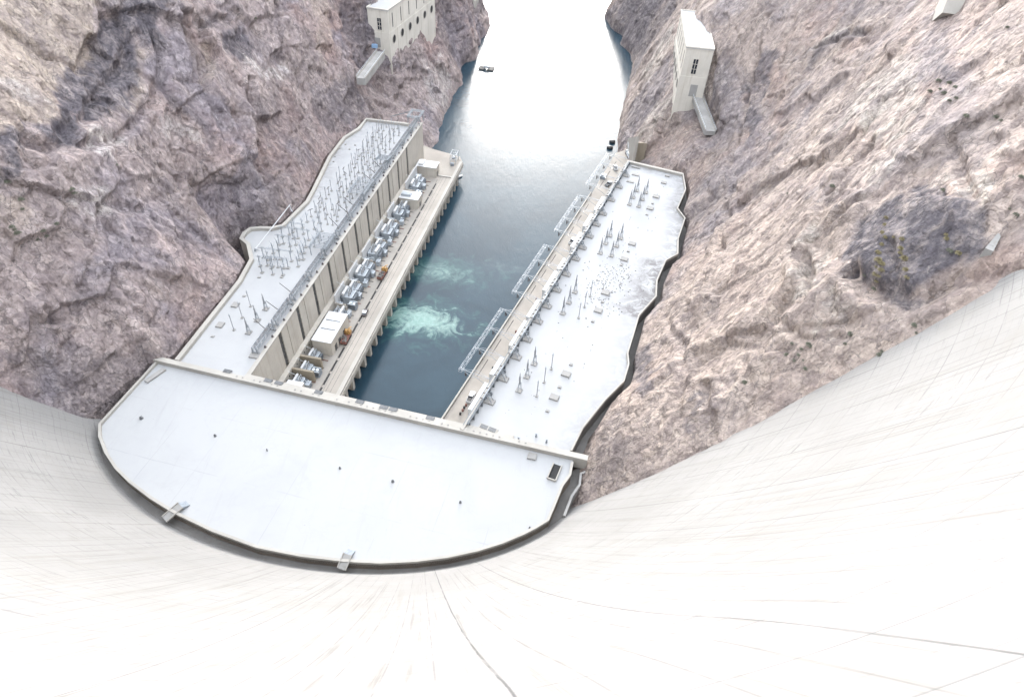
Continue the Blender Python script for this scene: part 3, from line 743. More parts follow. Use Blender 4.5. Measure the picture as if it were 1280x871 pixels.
# ---- right wing
wr = thing('powerhouse_wing', 'right power house wing with broad white roof, stained grey along the canyon wall', 'power house', (OR_[0], OR_[1], 0), -AR)
rroof_px = [(715,563),(722,549),(729.2,534.4),(743,517),(757.4,499),(780.8,475.8),(786.9,454.7),(785.5,440.6),(793,416),(799.5,393.8),(821,370),(822,350),(832.8,325.3),(848,317),(848.5,298),(857,272.3),(847.5,260),(857.8,236.5),(854.4,216.5),(784.1,200)]
rout = [RF.l(at(x, y, 31.2)) for x, y in rroof_px]
rpoly = [(0, beam_u(RF, 0)), (0, 187.3)]+rout[::-1][1:]+[(rout[0][0], beam_u(RF, rout[0][0]))]
mb = MB(); mb.prism(rpoly, 2, 29.95, top=False, bot=False); mb.build('wall', M['wallgrey'], wr)
def rst(co):
    p = np.array([co.x, co.y]); d = seg_d(p, rout); u = co.y
    k = 2.4 if 74 < u < 112 else 1.3 if u > 112 else .5
    return float(np.clip(1-d/(13 if 74 < u < 112 else 8), 0, 1)*k)
def rpb(co): return float(np.exp(-((co.y-88)/15)**2-((co.x-22)/8)**2)*1.3)
roof_sheet('roof', rpoly, 30.0, M['roof'], wr, rst, rpb, 2.0)
mb = MB(); mb.strip(rout[:-1], .55, 29.9, 31.2, 1); mb.strip([rout[-2], rout[-1], (0, 187.3)], 1.5, 29.9, 31.25, 1)
mb.strip([(0, beam_u(RF, 0)), (0, 187.3)], 1.0, 29.9, 31.3, -1); mb.build('parapet', M['cream_light'], wr)
mb = MB(); mb.strip([(p[0]+.02, p[1]) for p in rout[:-1]], -5.0, 20, 25.5, 1); mb.build('added_trench_ledge', M['wallgrey'], wr)  # raised floor added in the trench so the gap comes out less black
mb = MB()
mb.box(.05, .25, 1, 186, 31.32, 31.42)
for zz, vv in ((32.0, 1.2), (32.35, 1.75)): mb.tube((vv, 1, zz), (vv, 185, zz), .17)
for i in range(62): mb.box(1.0, 2.0, 2+i*3, 2.2+i*3, 30, 32.1)
mb.build('cable_tray', M['steel_dark'], wr)

# ---- central section, curved towards the dam
wc = thing('central_powerhouse', 'central power house block with wide white roof curving against the dam', 'power house', (0, 0, 0))
RZ = 29.5; PZ = 30.4
edge_px = [(123,529),(122.5,545),(130,565),(143,585),(160,602),(186,622),(215,640),(265,664),(320,684),(375,695),(430,701.5),(475,704.5),(520,704.5),(560,701.5),(600,695),(632,686),(660,675),(675,666),(687,651),(694,632),(704,607),(714,593),(717,577)]
cedge = []
for x, y in edge_px:
    p = at(x, y, PZ)[:2]; d = p-DC; t = math.atan2(d[0], -d[1]); r = np.hypot(*d); r = min(r, toe_r(t)-1.1) if y > 560 and x < 690 else r
    cedge.append((DC[0]+r*math.sin(t), DC[1]-r*math.cos(t)))
cpoly = [tuple(bl+bn*.6)]+cedge+[tuple(br-bd*3.0+bn*.6)]
mb = MB(); mb.prism(cpoly, 2, RZ-.05, top=False, bot=False); mb.build('wall', M['darkwall'], wc)
roof_sheet('roof', cpoly, RZ, M['roof_plain'], wc)
mb = MB(); mb.strip([tuple(bl+bd*1.0)]+cedge, .75, RZ-1.2, PZ, 1); mb.build('parapet', M['cream_light'], wc)
mb = MB()
def bp(s, n_, z): p = bl+bd*s+bn*n_; return (p[0], p[1], z)
mb.hexa([bp(-1.2, -.15, RZ-3), bp(BL+1.5, -.15, RZ-3), bp(BL+1.5, 1.7, RZ-3), bp(-1.2, 1.7, RZ-3), bp(-1.2, -.15, 31.1), bp(BL+1.5, -.15, 31.1), bp(BL+1.5, 1.7, 31.1), bp(-1.2, 1.7, 31.1)])
sL = float((at(305, 470, 31)[:2]-bl)@bd); sR = float((at(640, 552, 31)[:2]-bl)@bd)
mb.hexa([bp(sL, 1.7, 20), bp(sR, 1.7, 20), bp(sR, 3.0, 20), bp(sL, 3.0, 20), bp(sL, 1.7, 30.9), bp(sR, 1.7, 30.9), bp(sR, 3.0, 30.9), bp(sL, 3.0, 30.9)])
mb.build('cross_beam', M['cream_light'], wc)
# river wall between the wings
s0 = float((LF.w(0, 0)-bl)@bd); s1 = float((RF.w(0, 0)-bl)@bd)
mb = MB(); mb.hexa([bp(s0, .9, -4), bp(s1, .9, -4), bp(s1, 2.6, -4), bp(s0, 2.6, -4), bp(s0, .9, 20), bp(s1, .9, 20), bp(s1, 2.6, 20), bp(s0, 2.6, 20)]); mb.build('river_wall', M['cream'], wc)
for gx, gy in [(281.8,467),(332.5,479.5),(345.5,483),(395.5,494.5),(447,507),(477,514),(489,516.5),(535.5,527.5)]:
    p = at(gx, gy, 31.1)[:2]; s = float((p-bl)@bd)
    mb = MB(); mb.cbox((*(bl+bd*s+bn*2.05), 31.0), (2.6, 1.35, .5), math.atan2(bd[1], bd[0]))
    for k in range(5): mb.cbox((*(bl+bd*(s-1+k*.5)+bn*2.05), 31.27), (.08, 1.3, .06), math.atan2(bd[1], bd[0]))
    mb.build('vent_grate', M['grate'], wc)
for k in range(48):
    u_ = sL-2+k*(sR-sL)/44
    if rng.random() < .6: mb = MB(); mb.cbox((*(bl+bd*u_+bn*1.0), 31.17), (.5, .35, .16), .2); mb.build('beam_fitting', M['grey'], wc)
# trough, hatch and pad on the roof
ang = math.atan2(bd[1], bd[0])
t0, t1 = at(206, 462, RZ), at(183, 478, RZ)
mb = MB(); mb.bar((t0[0], t0[1], RZ+.25), (t1[0], t1[1], RZ+.25), 1.6, .7)
mb.build('roof_trough', M['grey'], wc)
h0, h1 = at(697, 581, RZ), at(689, 600, RZ)
hd = (h1-h0)[:2]; hl = np.linalg.norm(hd); hd /= hl; hn = np.array([-hd[1], hd[0]])
mb = MB()
for sgn in (-1, 1): mb.bar((*(h0[:2]+hn*1.25*sgn), RZ+.3), (*(h1[:2]+hn*1.25*sgn), RZ+.3), .3, .8)
mb.bar((*(h1[:2]-hn*1.2), RZ+.3), (*(h1[:2]+hn*1.2), RZ+.3), .3, .8); mb.build('hatch_curb', M['cream_light'], wc)
mb = MB(); mb.bar((h0[0], h0[1], RZ+.04), (h1[0], h1[1], RZ+.04), 2.2, .06); mb.build('hatch_opening', M['dark'], wc)
p = at(665, 571, RZ); mb = MB(); mb.cbox((p[0], p[1], RZ+.3), (2.6, 2.2, .6), ang); mb.build('roof_pad', M['grey'], wc)
# gutter ledge between the block and the dam
inner = [np.array(c) for c in cedge[1:19]]; mb = MB()
outer = []
for c in inner:
    d = c-DC; t = math.atan2(d[0], -d[1]); r = toe_r(t)+.4; outer.append(np.array([DC[0]+r*math.sin(t), DC[1]-r*math.cos(t)]))
for i in range(len(inner)-1):
    a0, a1, b0, b1 = inner[i], inner[i+1], outer[i], outer[i+1]
    a0 = a0-(b0-a0)*.3; a1 = a1-(b1-a1)*.3
    mb.add([(*a0, TZ-.35), (*b0, TZ-.35), (*b1, TZ-.35), (*a1, TZ-.35)], [(0, 1, 2, 3)])
    m0, m1 = b0+(a0-b0)*.28, b1+(a1-b1)*.28
    mb.hexa([(*m0, TZ-.35), (*b0, TZ-.35), (*b1, TZ-.35), (*m1, TZ-.35), (*m0, TZ+.05), (*b0, TZ+.05), (*b1, TZ+.05), (*m1, TZ+.05)])
g = mb.build('gutter_ledge', M['wallgrey'], dam); g.location = (-DC[0], -DC[1], 0)
# the drain beside the right end of the block
tail = [np.array(c) for c in cedge[17:]]+[br+bd*1.0+bn*1.7]
mb = MB(); mb.strip(tail, -2.6, 18, 25.8, 1); mb.build('drain_floor', M['wallgrey'], wc)
mb = MB(); tl2 = []
for i, c in enumerate(tail[2:]):
    d = tail[min(i+3, len(tail)-1)]-tail[i+1]; d = d/np.linalg.norm(d); tl2.append(c+np.array([d[1], -d[0]])*2.6)
mb.strip(tl2, -.7, 18, 27.4, 1); mb.build('drain_lip', M['grey'], wc)

# ---- decks at the tailrace
dk = thing('tailrace_deck', 'long tan concrete deck on piers over the river below the left wing', 'deck', (OL[0], OL[1], 0), -AL)
fan = [(21.2, 193.5), (18, 200), (2, 204), (-12, 210), (-30, 214), (-30, 192), (0, 190.9)]
mb = MB(); mb.prism([(1.9, -4), (21.2, -4)]+fan+[(0, 172.1), (1.9, 172.1)], 7.2, 9.0); mb.build('deck_slab', M['deck'], dk)
mb = MB(); mb.box(10.4, 13.05, -4, 172, 9.004, 9.35); mb.box(13.75, 14.3, -4, 176, 9.004, 9.1); mb.build('rail_beam', M['deck2'], dk)
mb = MB(); mb.box(19.7, 21.25, -4, 193.4, 9.004, 9.75); mb.box(12, 19.6, 175.5, 176.3, 9.004, 9.5); mb.build('edge_curb', M['cream_light'], dk)
mb = MB(); mb.box(20.9, 21.6, -4, 193.3, 6.6, 8.9); mb.build('edge_girder', M['cream'], dk)
mb = MB()
for vv in (15.3, 17.0): mb.box(vv, vv+.09, -4, 176, 9.004, 9.05)
mb.build('crane_rail', M['slot'], dk)
for k in range(24):
    mb = MB(); mb.box(13.1, 13.7, -1.5+k*7.1, 4.3+k*7.1, 8.9, 9.06); mb.build('gate_slot', M['dark'], dk)
pu = [1.5, 8.3, 15.1]+[21.8+6.25*k for k in range(28)]
for u in pu[:-1]:
    mb = MB(); mb.box(12, 20.9, u-.8, u+.8, -3, 7.19); mb.build('pier', M['cream'], dk)
mb = MB(); mb.box(10, 11.9, -4, 192, -3, 7.19); mb.build('draft_tube_wall', M['darkwall'], dk)

rd = thing('tailrace_deck', 'narrow tan service ramp along the river side of the right wing', 'deck', (OR_[0], OR_[1], 0), -AR)
mb = MB(); mb.prism([(-15.2, -6), (-.02, -6), (-.02, 190), (0, 215), (-4, 236), (-9, 248), (-16.6, 236), (-15.2, 186)], 5.5, 9.0); mb.build('deck_slab', M['deck'], rd)
mb = MB(); mb.strip([(-15.3, -6), (-15.3, 186)], .55, 5, 9.9, 1); mb.build('edge_wall', M['cream_light'], rd)
mb = MB(); mb.box(-15.0, -13.9, -6, 186, -4, 5.49); mb.build('river_wall', M['darkwall'], rd)
for k, L in enumerate([9, 14, 10, 16, 12, 15, 9, 13, 12, 14]):
    u0 = 3+k*18
    mb = MB(); mb.box(-7.9, -.05, u0, u0+L, 9.004, 13.2+.5*(k % 3)); mb.build('transformer_enclosure', M['white'], rd)
# ================================================================== things on the left wing
aL, aR = -AL, -AR
def put(o, fr, v, u, z, rz): x, y = fr.w(v, u); o.location = (x, y, z); o.rotation_euler = (0, 0, rz)

# --- lattice girders along the river edge, standing on pads at every slot
def lattice(mb, p, q, w, h, n, r=.055):
    """a box lattice between two points: four chords, posts and crossing laces"""
    p, q = Vector(p), Vector(q); d = (q-p); L = d.length; d.normalize()
    s = d.cross(Vector((0, 0, 1))).normalized()*w/2; up = Vector((0, 0, h))
    c = [(-s, 0*up), (s, 0*up), (-s, up), (s, up)]
    for a, b in c: mb.bar(p+a+b, q+a+b, r*2)
    for i in range(n+1):
        o = p+d*L*i/n
        for (a, b), (a2, b2) in ((c[0], c[1]), (c[2], c[3]), (c[0], c[2]), (c[1], c[3])): mb.bar(o+a+b, o+a2+b2, r*1.4)
        if i < n:
            o2 = p+d*L*(i+1)/n; k = i % 2
            for A, B in ((c[0], c[2]), (c[1], c[3]), (c[2], c[3]), (c[0], c[1])):
                A, B = (A, B) if k else (B, A)
                mb.bar(o+A[0]+A[1], o2+B[0]+B[1], r*1.3)
LG = 14.16
lg = thing('lattice_girder', 'low steel lattice girder on a grey pad along the left roof edge', 'girder', (0, 0, 30), aL, 'lattice girders along the left roof edge')
mb = MB(); mb.box(-1.6, 1.6, -1.2, 1.2, 0, .55); mb.build('pad', M['grey'], lg)
mb = MB(); lattice(mb, (0, .4, 1.7), (0, LG-1.3, 1.7), 1.5, 1.6, 8, .085); mb.build('lattice_beam', M['galv'], lg)
for yy in (.6, LG-1.6):
    mb = MB()
    for sx in (-1, 1): mb.bar((sx*1.1, yy, 0), (sx*.7, yy, 3.3), .22); mb.bar((sx*1.1, yy+.9, 0), (sx*.7, yy, 2.6), .16)
    mb.bar((-1.1, yy, 1.0), (1.1, yy, 1.0), .14); mb.build('leg_frame', M['galv'], lg)
mb = MB()
for sx in (-.5, 0, .5): mb.tube((sx, .5, 3.5), (sx+.25, LG-1.5, 3.55), .06, 5)
mb.build('bus_pipe', M['porc_dark'], lg)
for sy in (4.2, 9.5):
    mb = MB(); mb.lathe((1.7, sy, 0), [(.28, 0), (.28, .25), (.42, .3), (.42, .9), (.2, 1.0), (.2, 1.25)], 8); mb.build('bushing', M['porc_dark'], lg)
gl = [lg]
for k in range(13):
    u = 9.2+LG*k
    if u > 180: break
    o = lg if k == 0 else dup(lg, (0, 0, 0), 0); put(o, LF, -2.7, u, 30.0, aL)
    o['label'] = ['low steel lattice girder nearest the cross beam on the left roof edge', 'low steel lattice girder on a grey pad along the left roof edge'][min(k, 1)]
gl_end = thing('end_gantry', 'tall open lattice gantry at the far end of the left roof', 'gantry', (0, 0, 0)); put(gl_end, LF, -3.4, 186.5, 30.0, aL)
mb = MB()
for sx in (-3.2, 3.2):
    for sy in (0, 7.5): mb.bar((sx, sy, 0), (sx*.9, sy, 5.2), .25)
mb.build('leg', M['galv'], gl_end)
mb = MB()
lattice(mb, (-3, 0, 4.6), (-3, 8, 4.6), .8, .8, 5, .06); lattice(mb, (3, 0, 4.6), (3, 8, 4.6), .8, .8, 5, .06); lattice(mb, (-3.4, 0, 4.6), (3.4, 0, 4.6), .8, .8, 4, .06); lattice(mb, (-3.4, 8, 4.6), (3.4, 8, 4.6), .8, .8, 4, .06)
mb.build('top_frame', M['galv'], gl_end)
mb = MB(); mb.bar((-3, 8, 4.5), (-14, 4, 1.6), .3); mb.build('stay_beam', M['steel_dark'], gl_end)

# --- flat grid platforms over the girder
def grid_platform(v, u, w_, l_, label):
    t = thing('grid_platform', label, 'platform', (0, 0, 0)); put(t, LF, v, u, 30.0, aL)
    mb = MB()
    for i in range(9): mb.bar((-w_/2+w_*i/8, 0, 4.1), (-w_/2+w_*i/8, l_, 4.1), .11)
    for i in range(12): mb.bar((-w_/2, l_*i/11, 4.2), (w_/2, l_*i/11, 4.2), .11)
    lattice(mb, (-w_/2, 0, 3.6), (-w_/2, l_, 3.6), .5, .7, 8, .05); lattice(mb, (w_/2, 0, 3.6), (w_/2, l_, 3.6), .5, .7, 8, .05)
    mb.build('deck_grid', M['galv'], t)
    for sx in (-1, 1):
        for sy in (.3, l_-.3):
            mb = MB(); mb.bar((sx*w_*.45, sy, 0), (sx*w_*.45, sy, 4.0), .24); mb.build('leg', M['galv'], t)
    for i in range(6):
        mb = MB(); x = -w_*.3+w_*.6*(i % 3)/2; y = l_*(.3 if i < 3 else .7); mb.lathe((x, y, 4.2), [(.12, 0), (.2, .1), (.1, .25), (.2, .4), (.1, .55), (.18, .7), (.08, .9)], 6); mb.build('insulator', M['porcelain'], t)
    return t
grid_platform(-5.0, 66, 6.5, 10.5, 'nearer of the two dark steel grid platforms over the left roof edge')
grid_platform(-5.2, 108.5, 7.0, 13.5, 'larger dark steel grid platform midway along the left roof edge')
grid_platform(-4.4, 140, 5.5, 4.6, 'small steel grid platform towards the far end of the left roof')

# --- posts: thin insulator columns, in rows, by kind
def post(name, label, cat, grp, h, top):
    t = thing(name, label, cat, (0, 0, 0), 0, grp)
    mb = MB(); mb.box(-.45, .45, -.45, .45, 0, .3); mb.build('base', M['grey'], t)
    pr = [(.13, .3), (.11, h*.45)]; z = h*.45
    while z < h-.3: pr += [(.09, z), (.19, z+.12), (.09, z+.24)]; z += .36
    pr += [(.12, h)]
    mb = MB(); mb.lathe((0, 0, 0), pr, 6); mb.build('column', M['porcelain'], t)
    mb = MB()
    if top == 'cap': mb.lathe((0, 0, h), [(.26, 0), (.26, .25), (.1, .35), (.04, .9)], 7)
    if top == 'arm': mb.bar((-.1, -1.2, h), (.1, 1.2, h+.1), .16); mb.bar((0, 0, h-.2), (0, 0, h+.5), .14)
    if top == 'blade': mb.bar((0, 0, h), (.25, 1.7, h+.7), .14); mb.bar((0, -.5, h), (0, .5, h), .2)
    mb.build('head', M['porc_dark'] if top != 'cap' else M['galv'], t)
    return t
p1 = post('surge_arrester', 'tall capped grey post in the near trio on the left roof', 'post', 'near capped posts on the left roof', 6.6, 'cap')
for k, (v, u) in enumerate([(-15.8, 31.9), (-15.7, 25.6), (-15.4, 19.1)]):
    o = p1 if k == 0 else dup(p1, (0, 0, 0), 0); put(o, LF, v, u, 30, aL)
def tripod(h, label, grp):
    t = thing('lattice_arrester', label, 'post', (0, 0, 0), 0, grp)
    mb = MB(); mb.box(-.95, .95, -.95, .95, 0, .4); mb.build('base', M['grey'], t)
    mb = MB(); c = []
    for i in range(3):
        a = math.pi*2*i/3+.4; c.append((math.cos(a), math.sin(a)))
    for x, y in c: mb.bar((x*.75, y*.75, .4), (x*.4, y*.4, h*.5), .13)
    for k in range(4):
        z = .9+k*h*.11
        for i in range(3): mb.bar((c[i][0]*.68, c[i][1]*.68, z), (c[(i+1) % 3][0]*.62, c[(i+1) % 3][1]*.62, z+.5), .08)
    mb.build('lattice_base', M['galv'], t)
    pr = [(.3, h*.38)]; z = h*.38
    while z < h*.78: pr += [(.24, z), (.36, z+.14), (.24, z+.28)]; z += .42
    pr += [(.16, h*.78), (.12, h*.9), (.05, h)]
    mb = MB(); mb.lathe((0, 0, 0), pr, 7); mb.build('column', M['porcelain'], t)
    return t
p2 = tripod(7.2, 'lattice footed grey arrester in the near row on the left roof', 'near lattice arresters on the left roof')
for k, (v, u) in enumerate([(-10.0, 31.8), (-10.0, 25.5), (-9.9, 19.0)]):
    o = p2 if k == 0 else dup(p2, (0, 0, 0), 0); put(o, LF, v, u, 30, aL)

# dark rods leaning in from the girder (line droppers)
rod = thing('line_dropper', 'dark rod leaning inward from the girder on the left roof', 'rod', (0, 0, 0), 0, 'dark rods leaning over the left roof edge')
mb = MB(); mb.tube((0, 0, .3), (-4.3, .6, 3.6), .16, 6, .11); mb.build('rod', M['porc_dark'], rod)
mb = MB(); mb.box(-.5, .5, -.5, .5, 0, .45); mb.build('base', M['grey'], rod)
k = 0
for u in (21, 31, 41.5, 86, 97, 104, 126, 132, 138):
    o = rod if k == 0 else dup(rod, (0, 0, 0), 0); put(o, LF, -4.6, u+rng.normal(0, .3), 30.6, aL+rng.normal(0, .1)); k += 1

# bus frames: pipe portals with arms, near group
def bus_frame(n, sp, h, label, grp):
    t = thing('bus_frame', label, 'frame', (0, 0, 0), 0, grp)
    for i in range(n):
        mb = MB(); mb.bar((0, i*sp, .3), (0, i*sp, h), .2); mb.bar((0, i*sp, h), (-.5, i*sp-.3, h+1.4), .1); mb.bar((0, i*sp, h*.55), (.9, i*sp, h*.95), .12); mb.build('leg', M['galv'], t)
        mb = MB(); mb.box(-.6, .6, i*sp-.6, i*sp+.6, 0, .3); mb.build('base', M['grey'], t)
    mb = MB(); mb.tube((0, -1.2, h), (0, (n-1)*sp+1.2, h), .11, 6); mb.tube((.9, -.6, h*.95), (.9, (n-1)*sp+.8, h*.95), .08, 6); mb.build('bus_pipe', M['galv'], t)
    return t
bf = bus_frame(2, 4.6, 4.6, 'grey pipe bus frame with arms in the near cluster on the left roof', 'pipe bus frames on the left roof')
k = 0
for v, u, r in [(-21.0, 51, .0), (-16.6, 51, 0), (-12.8, 51.5, 0), (-20.2, 60, 1.57), (-13.5, 60.5, 1.57), (-21.5, 66, 0), (-16.5, 66.5, 0), (-12.0, 66, 0), (-19.5, 75, 1.57), (-13, 75.5, 1.57), (-9.6, 58, 0), (-9.0, 72, 0), (-19, 83, 0), (-14, 83.5, 0), (-18.8, 54.5, 1.57), (-14.2, 55.5, 1.57), (-22.5, 59, 0), (-11, 62, 0), (-18.2, 69.5, 1.57), (-10.5, 78, 0), (-16.8, 79, 1.57), (-22, 77, 0)]:
    o = bf if k == 0 else dup(bf, (0, 0, 0), 0); put(o, LF, v, u, 30, aL+r); k += 1

# disconnect posts further along, in staggered rows
kinds = [post('insulator_post', 'thin grey insulator post standing in the rows on the far left roof', 'post', 'insulator posts in rows on the left roof', 5.2, 'cap'),
         post('switch_post', 'switch post with dark cross arm in the rows on the left roof', 'post', 'switch posts in rows on the left roof', 3.4, 'arm'),
         post('blade_post', 'post with raised blade among the rows on the left roof', 'post', 'blade posts in rows on the left roof', 4.4, 'blade')]
used = [0, 0, 0]
def inside_left(v, u):
    p = np.array([v, u]); return inpoly(np.array([v]), np.array([u]), lpoly)[0] and seg_d(p, lout) > 3.2
u = 88.0; row = 0
while u < 183:
    for c, v in enumerate((-19.2, -16.6, -13.4, -10.6, -7.6)):
        vv = v+rng.normal(0, .35)+.6*(row % 2); uu = u+rng.normal(0, .5)
        if rng.random() < .1 or not inside_left(vv, uu): continue
        kd = (0, 1, 0, 2, 0)[(c+row) % 5] if rng.random() < .85 else 0
        o = kinds[kd] if used[kd] == 0 else dup(kinds[kd], (0, 0, 0), 0); used[kd] += 1
        put(o, LF, vv, uu, 30, aL+rng.normal(0, .3))
    u += 3.7; row += 1

# conductors strung along the rows
for k, v in enumerate((-19.0, -16.4, -13.2, -10.4, -7.4)):
    t0, t1 = (92 if k else 104), 178-2*(4-k)
    mb = MB(); z0 = 35.6; prev = None
    for q in range(41):
        u_ = t0+(t1-t0)*q/40; p = (*LF.w(v+.15*math.sin(q), u_), z0-.45*abs(math.sin(q*math.pi/4)))
        if prev: mb.tube(prev, p, .045, 4)
        prev = p
    o = mb.build('overhead_wire', M['galv']); tag(o, 'thin overhead wire strung along a row of posts on the left roof', 'wire', 'overhead wires along the left roof rows')
wd_ = None
for k, (v, u) in enumerate([(-7.4, 94+6.4*i) for i in range(13)]):
    if k == 0:
        mb = MB(); pts = [Vector((0, 0, 5.5)), Vector((1.3, .4, 4.9)), Vector((2.8, .6, 4.2)), Vector((4.6, 1.0, 3.7))]
        for a, b in zip(pts[:-1], pts[1:]): mb.tube(a, b, .05, 4)
        wd_ = mb.build('drop_wire', M['galv']); tag(wd_, 'short wire dropping from the posts to the left edge girder', 'wire', 'drop wires to the left edge girder'); o = wd_
    else: o = wd_.copy(); COL.objects.link(o)
    put(o, LF, v, u, 30, aL)

# slabs on the left roof
def slab(fr, v, u, w_, l_, h, label, rz, grp=None, name='roof_slab'):
    mb = MB(); mb.cbox((0, 0, h/2), (w_, l_, h)); b = .12
    mb.cbox((0, 0, h+.04), (w_-2*b, l_-2*b, .08))
    o = mb.build(name, M['grey']); put(o, fr, v, u, 30.0, rz); tag(o, label, 'slab', grp); return o
slab(LF, -21.0, 20.2, 2.3, 2.6, .5, 'square grey slab on the left roof nearest the cross beam', aL)
slab(LF, -21.3, 31.2, 2.3, 2.6, .45, 'square grey slab beyond the nearest one on the left roof', aL)
for v, u in [(-20.7, 36.6), (-20.6, 14.4), (-20.7, 48), (-12.7, 50.1)]: slab(LF, v, u, 1.2, .8, .25, 'small grey block low on the near left roof', aL, 'small blocks on the near left roof', 'roof_block')
for (px, py) in [(432,181),(425,186),(420,191),(419,196),(417,202.5),(444,182),(437,187)]:
    v, u = LF.l(at(px, py, 30)); slab(LF, v, u, .9, .7, .3, 'small dark block near the far parapet of the left roof', aL, 'small blocks near the far left parapet', 'roof_block')

# the long white pole leaning out over the parapet
p0, p1_ = Vector(at(318, 312, 31.0)), Vector(at(362.5, 256, 36.0))
t = thing('white_boom', 'long thin white boom resting over the left roof bay, pointing along the cliff', 'boom', (p0.x, p0.y, 30))
mb = MB(); mb.tube((0, 0, .8), p1_-p0+Vector((0, 0, 1)), .22, 8, .16); mb.build('boom', M['white'], t)
mb = MB(); mb.bar((0, 0, 0), (.3, .3, 1.3), .5); mb.bar((1.6, 1.0, 0), (.3, .3, 1.0), .2); mb.build('mount', M['galv'], t)
mb = MB(); d = p1_-p0; q = d*.985+Vector((0, 0, 1)); mb.tube(q, q+Vector((.5, -.6, -1.6)), .12, 6); mb.tube(q+Vector((.5, -.6, -1.6)), q+Vector((1.2, -1.2, -2.3)), .12, 6); mb.build('hook', M['galv_pale'], t)

# ================================================================== transformer bays on the left deck
for k, (u, l) in enumerate([(20.6, 0), (27.4, 0), (14.0, 1)]):
    if l: continue
    mb = MB(); mb.box(1.95, 10.0, u-.45, u+.45, 9.0, 14.2); mb.build('fire_wall', M['tan'], dk)
def transformer(label, s=1.0):
    t = thing('transformer', label, 'transformer', (0, 0, 0), 0)
    mb = MB(); mb.box(-1.6, 1.6, -2.1, 2.1, .35, 3.3); mb.box(-1.75, 1.75, -2.25, 2.25, 3.3, 3.5)
    for y in (-1.6, -.8, 0, .8, 1.6): mb.box(1.6, 1.72, y-.06, y+.06, .4, 3.3); mb.box(-1.72, -1.6, y-.06, y+.06, .4, 3.3)
    mb.build('tank', M['xf'], t)
    mb = MB(); mb.box(-1.5, 1.5, -2.4, 2.4, 0, .35); mb.build('skid', M['grey'], t)
    for sx in (-1, 1):
        mb = MB()
        for i in range(9):
            y = -1.9+i*.46; mb.box(sx*1.95-.0 if sx > 0 else sx*2.95, sx*2.95 if sx > 0 else sx*1.95, y, y+.14, .6, 3.1)
        for z in (.8, 2.9): mb.tube((sx*1.6, -1.7, z), (sx*2.5, -1.7, z), .1); mb.tube((sx*2.45, -1.95, z), (sx*2.45, 2.0, z), .11)
        mb.build('radiator', M['xf2'], t)
    mb = MB(); mb.tube((-1.2, -2.4, 4.6), (-1.2, 2.2, 4.6), .55, 12)
    for y in (-1.6, 1.4): mb.bar((-1.2, y, 3.5), (-1.2, y, 4.2), .25)
    mb.build('conservator', M['white'], t)
    for y in (-1.3, 0, 1.3):
        mb = MB(); pr = [(.3, 3.5), (.24, 3.7)]; z = 3.7
        while z < 5.4: pr += [(.16, z), (.27, z+.1), (.16, z+.2)]; z += .28
        pr += [(.07, 5.6), (.07, 5.9)]; mb.lathe((.65, y, 0), pr, 8); mb.build('bushing', M['porcelain'], t)
    mb = MB(); mb.tube((.65, -1.3, 5.9), (.65, 1.3, 5.9), .06); mb.tube((.65, 0, 5.85), (-4.2, .5, 7.5), .06); mb.tube((1.9, -2.0, 3.4), (1.9, 2.0, 3.4), .13); mb.tube((1.9, 2.0, 3.4), (1.9, 2.0, .6), .13); mb.build('pipework', M['galv_pale'], t)
    mb = MB(); mb.box(1.75, 2.5, -2.9, -2.35, .5, 2.4); mb.box(-.6, .6, 2.35, 2.9, .6, 2.2); mb.build('control_cabinet', M['galv_pale'], t)
    if s != 1: t.scale = (s, s, s)
    return t
tx = transformer('silver transformer in the nearest bay between tan fire walls', .88)
spots = [(5.6, 17.2, .88, 'silver transformer in the near bay, closest to the cross beam'), (5.6, 24.0, .88, 'silver transformer in the near bay between two tan fire walls'), (5.6, 30.8, .88, 'silver transformer in the near bay against the white topped block'),
         (5.4, 55.5, .95, 'silver transformer just beyond the white topped block'), (5.2, 66.5, 1.15, 'silver transformer opposite the nearer orange crane truck'), (5.6, 72.3, 1.0, 'silver transformer in the second cluster beyond the white topped block'),
         (5.2, 81.5, 1.15, 'silver transformer at the start of the third cluster on the deck'), (5.4, 87.5, 1.0, 'silver transformer at the far end of the third cluster'), (5.2, 97.5, 1.15, 'silver transformer at the start of the fourth cluster on the deck'),
         (5.6, 103.6, 1.0, 'silver transformer at the far end of the fourth cluster'), (5.2, 114, 1.15, 'silver transformer at the start of the fifth cluster on the deck'), (5.6, 120, 1.0, 'silver transformer at the far end of the fifth cluster'),
         (5.2, 131, 1.1, 'silver transformer one back from the near side of the small pale block'), (5.4, 137, 1.0, 'silver transformer right against the near side of the small pale block'), (5.2, 158, 1.1, 'silver transformer past the small pale block'), (5.6, 164.5, .95, 'silver transformer farthest out beside the end block')]
for k, (v, u, s, lb) in enumerate(spots):
    o = tx if k == 0 else dup(tx, (0, 0, 0), 0, lb); put(o, LF, v, u, 9.0, aL + (math.pi if k % 5 == 3 else 0)); o.scale = (s, s, s); o['label'] = lb; o['group'] = 'transformers on the left deck'
for u0, u1 in ((60, 70), (75.5, 85), (91, 101), (107, 117.5), (124, 134), (152, 171)):
    mb = MB(); mb.box(1.92, 2.3, u0, u1, 9.0, 16.0); mb.box(1.9, 2.4, u0, u1, 16.0, 16.35); mb.build('bay_wall', M['white'], dk)
    mb = MB(); mb.box(2.3, 7.0, u0-1.1, u0-.75, 9.004, 13.4); mb.build('bay_partition', M['cream'], dk)
for k in range(40):
    u = 20+k*3.8; mb = MB(); mb.box(7.6, 10.3, u, u+.3, 9.004, 9.22); mb.build('rail_tie', M['wallgrey'] if k % 3 else M['redbrown'], dk)

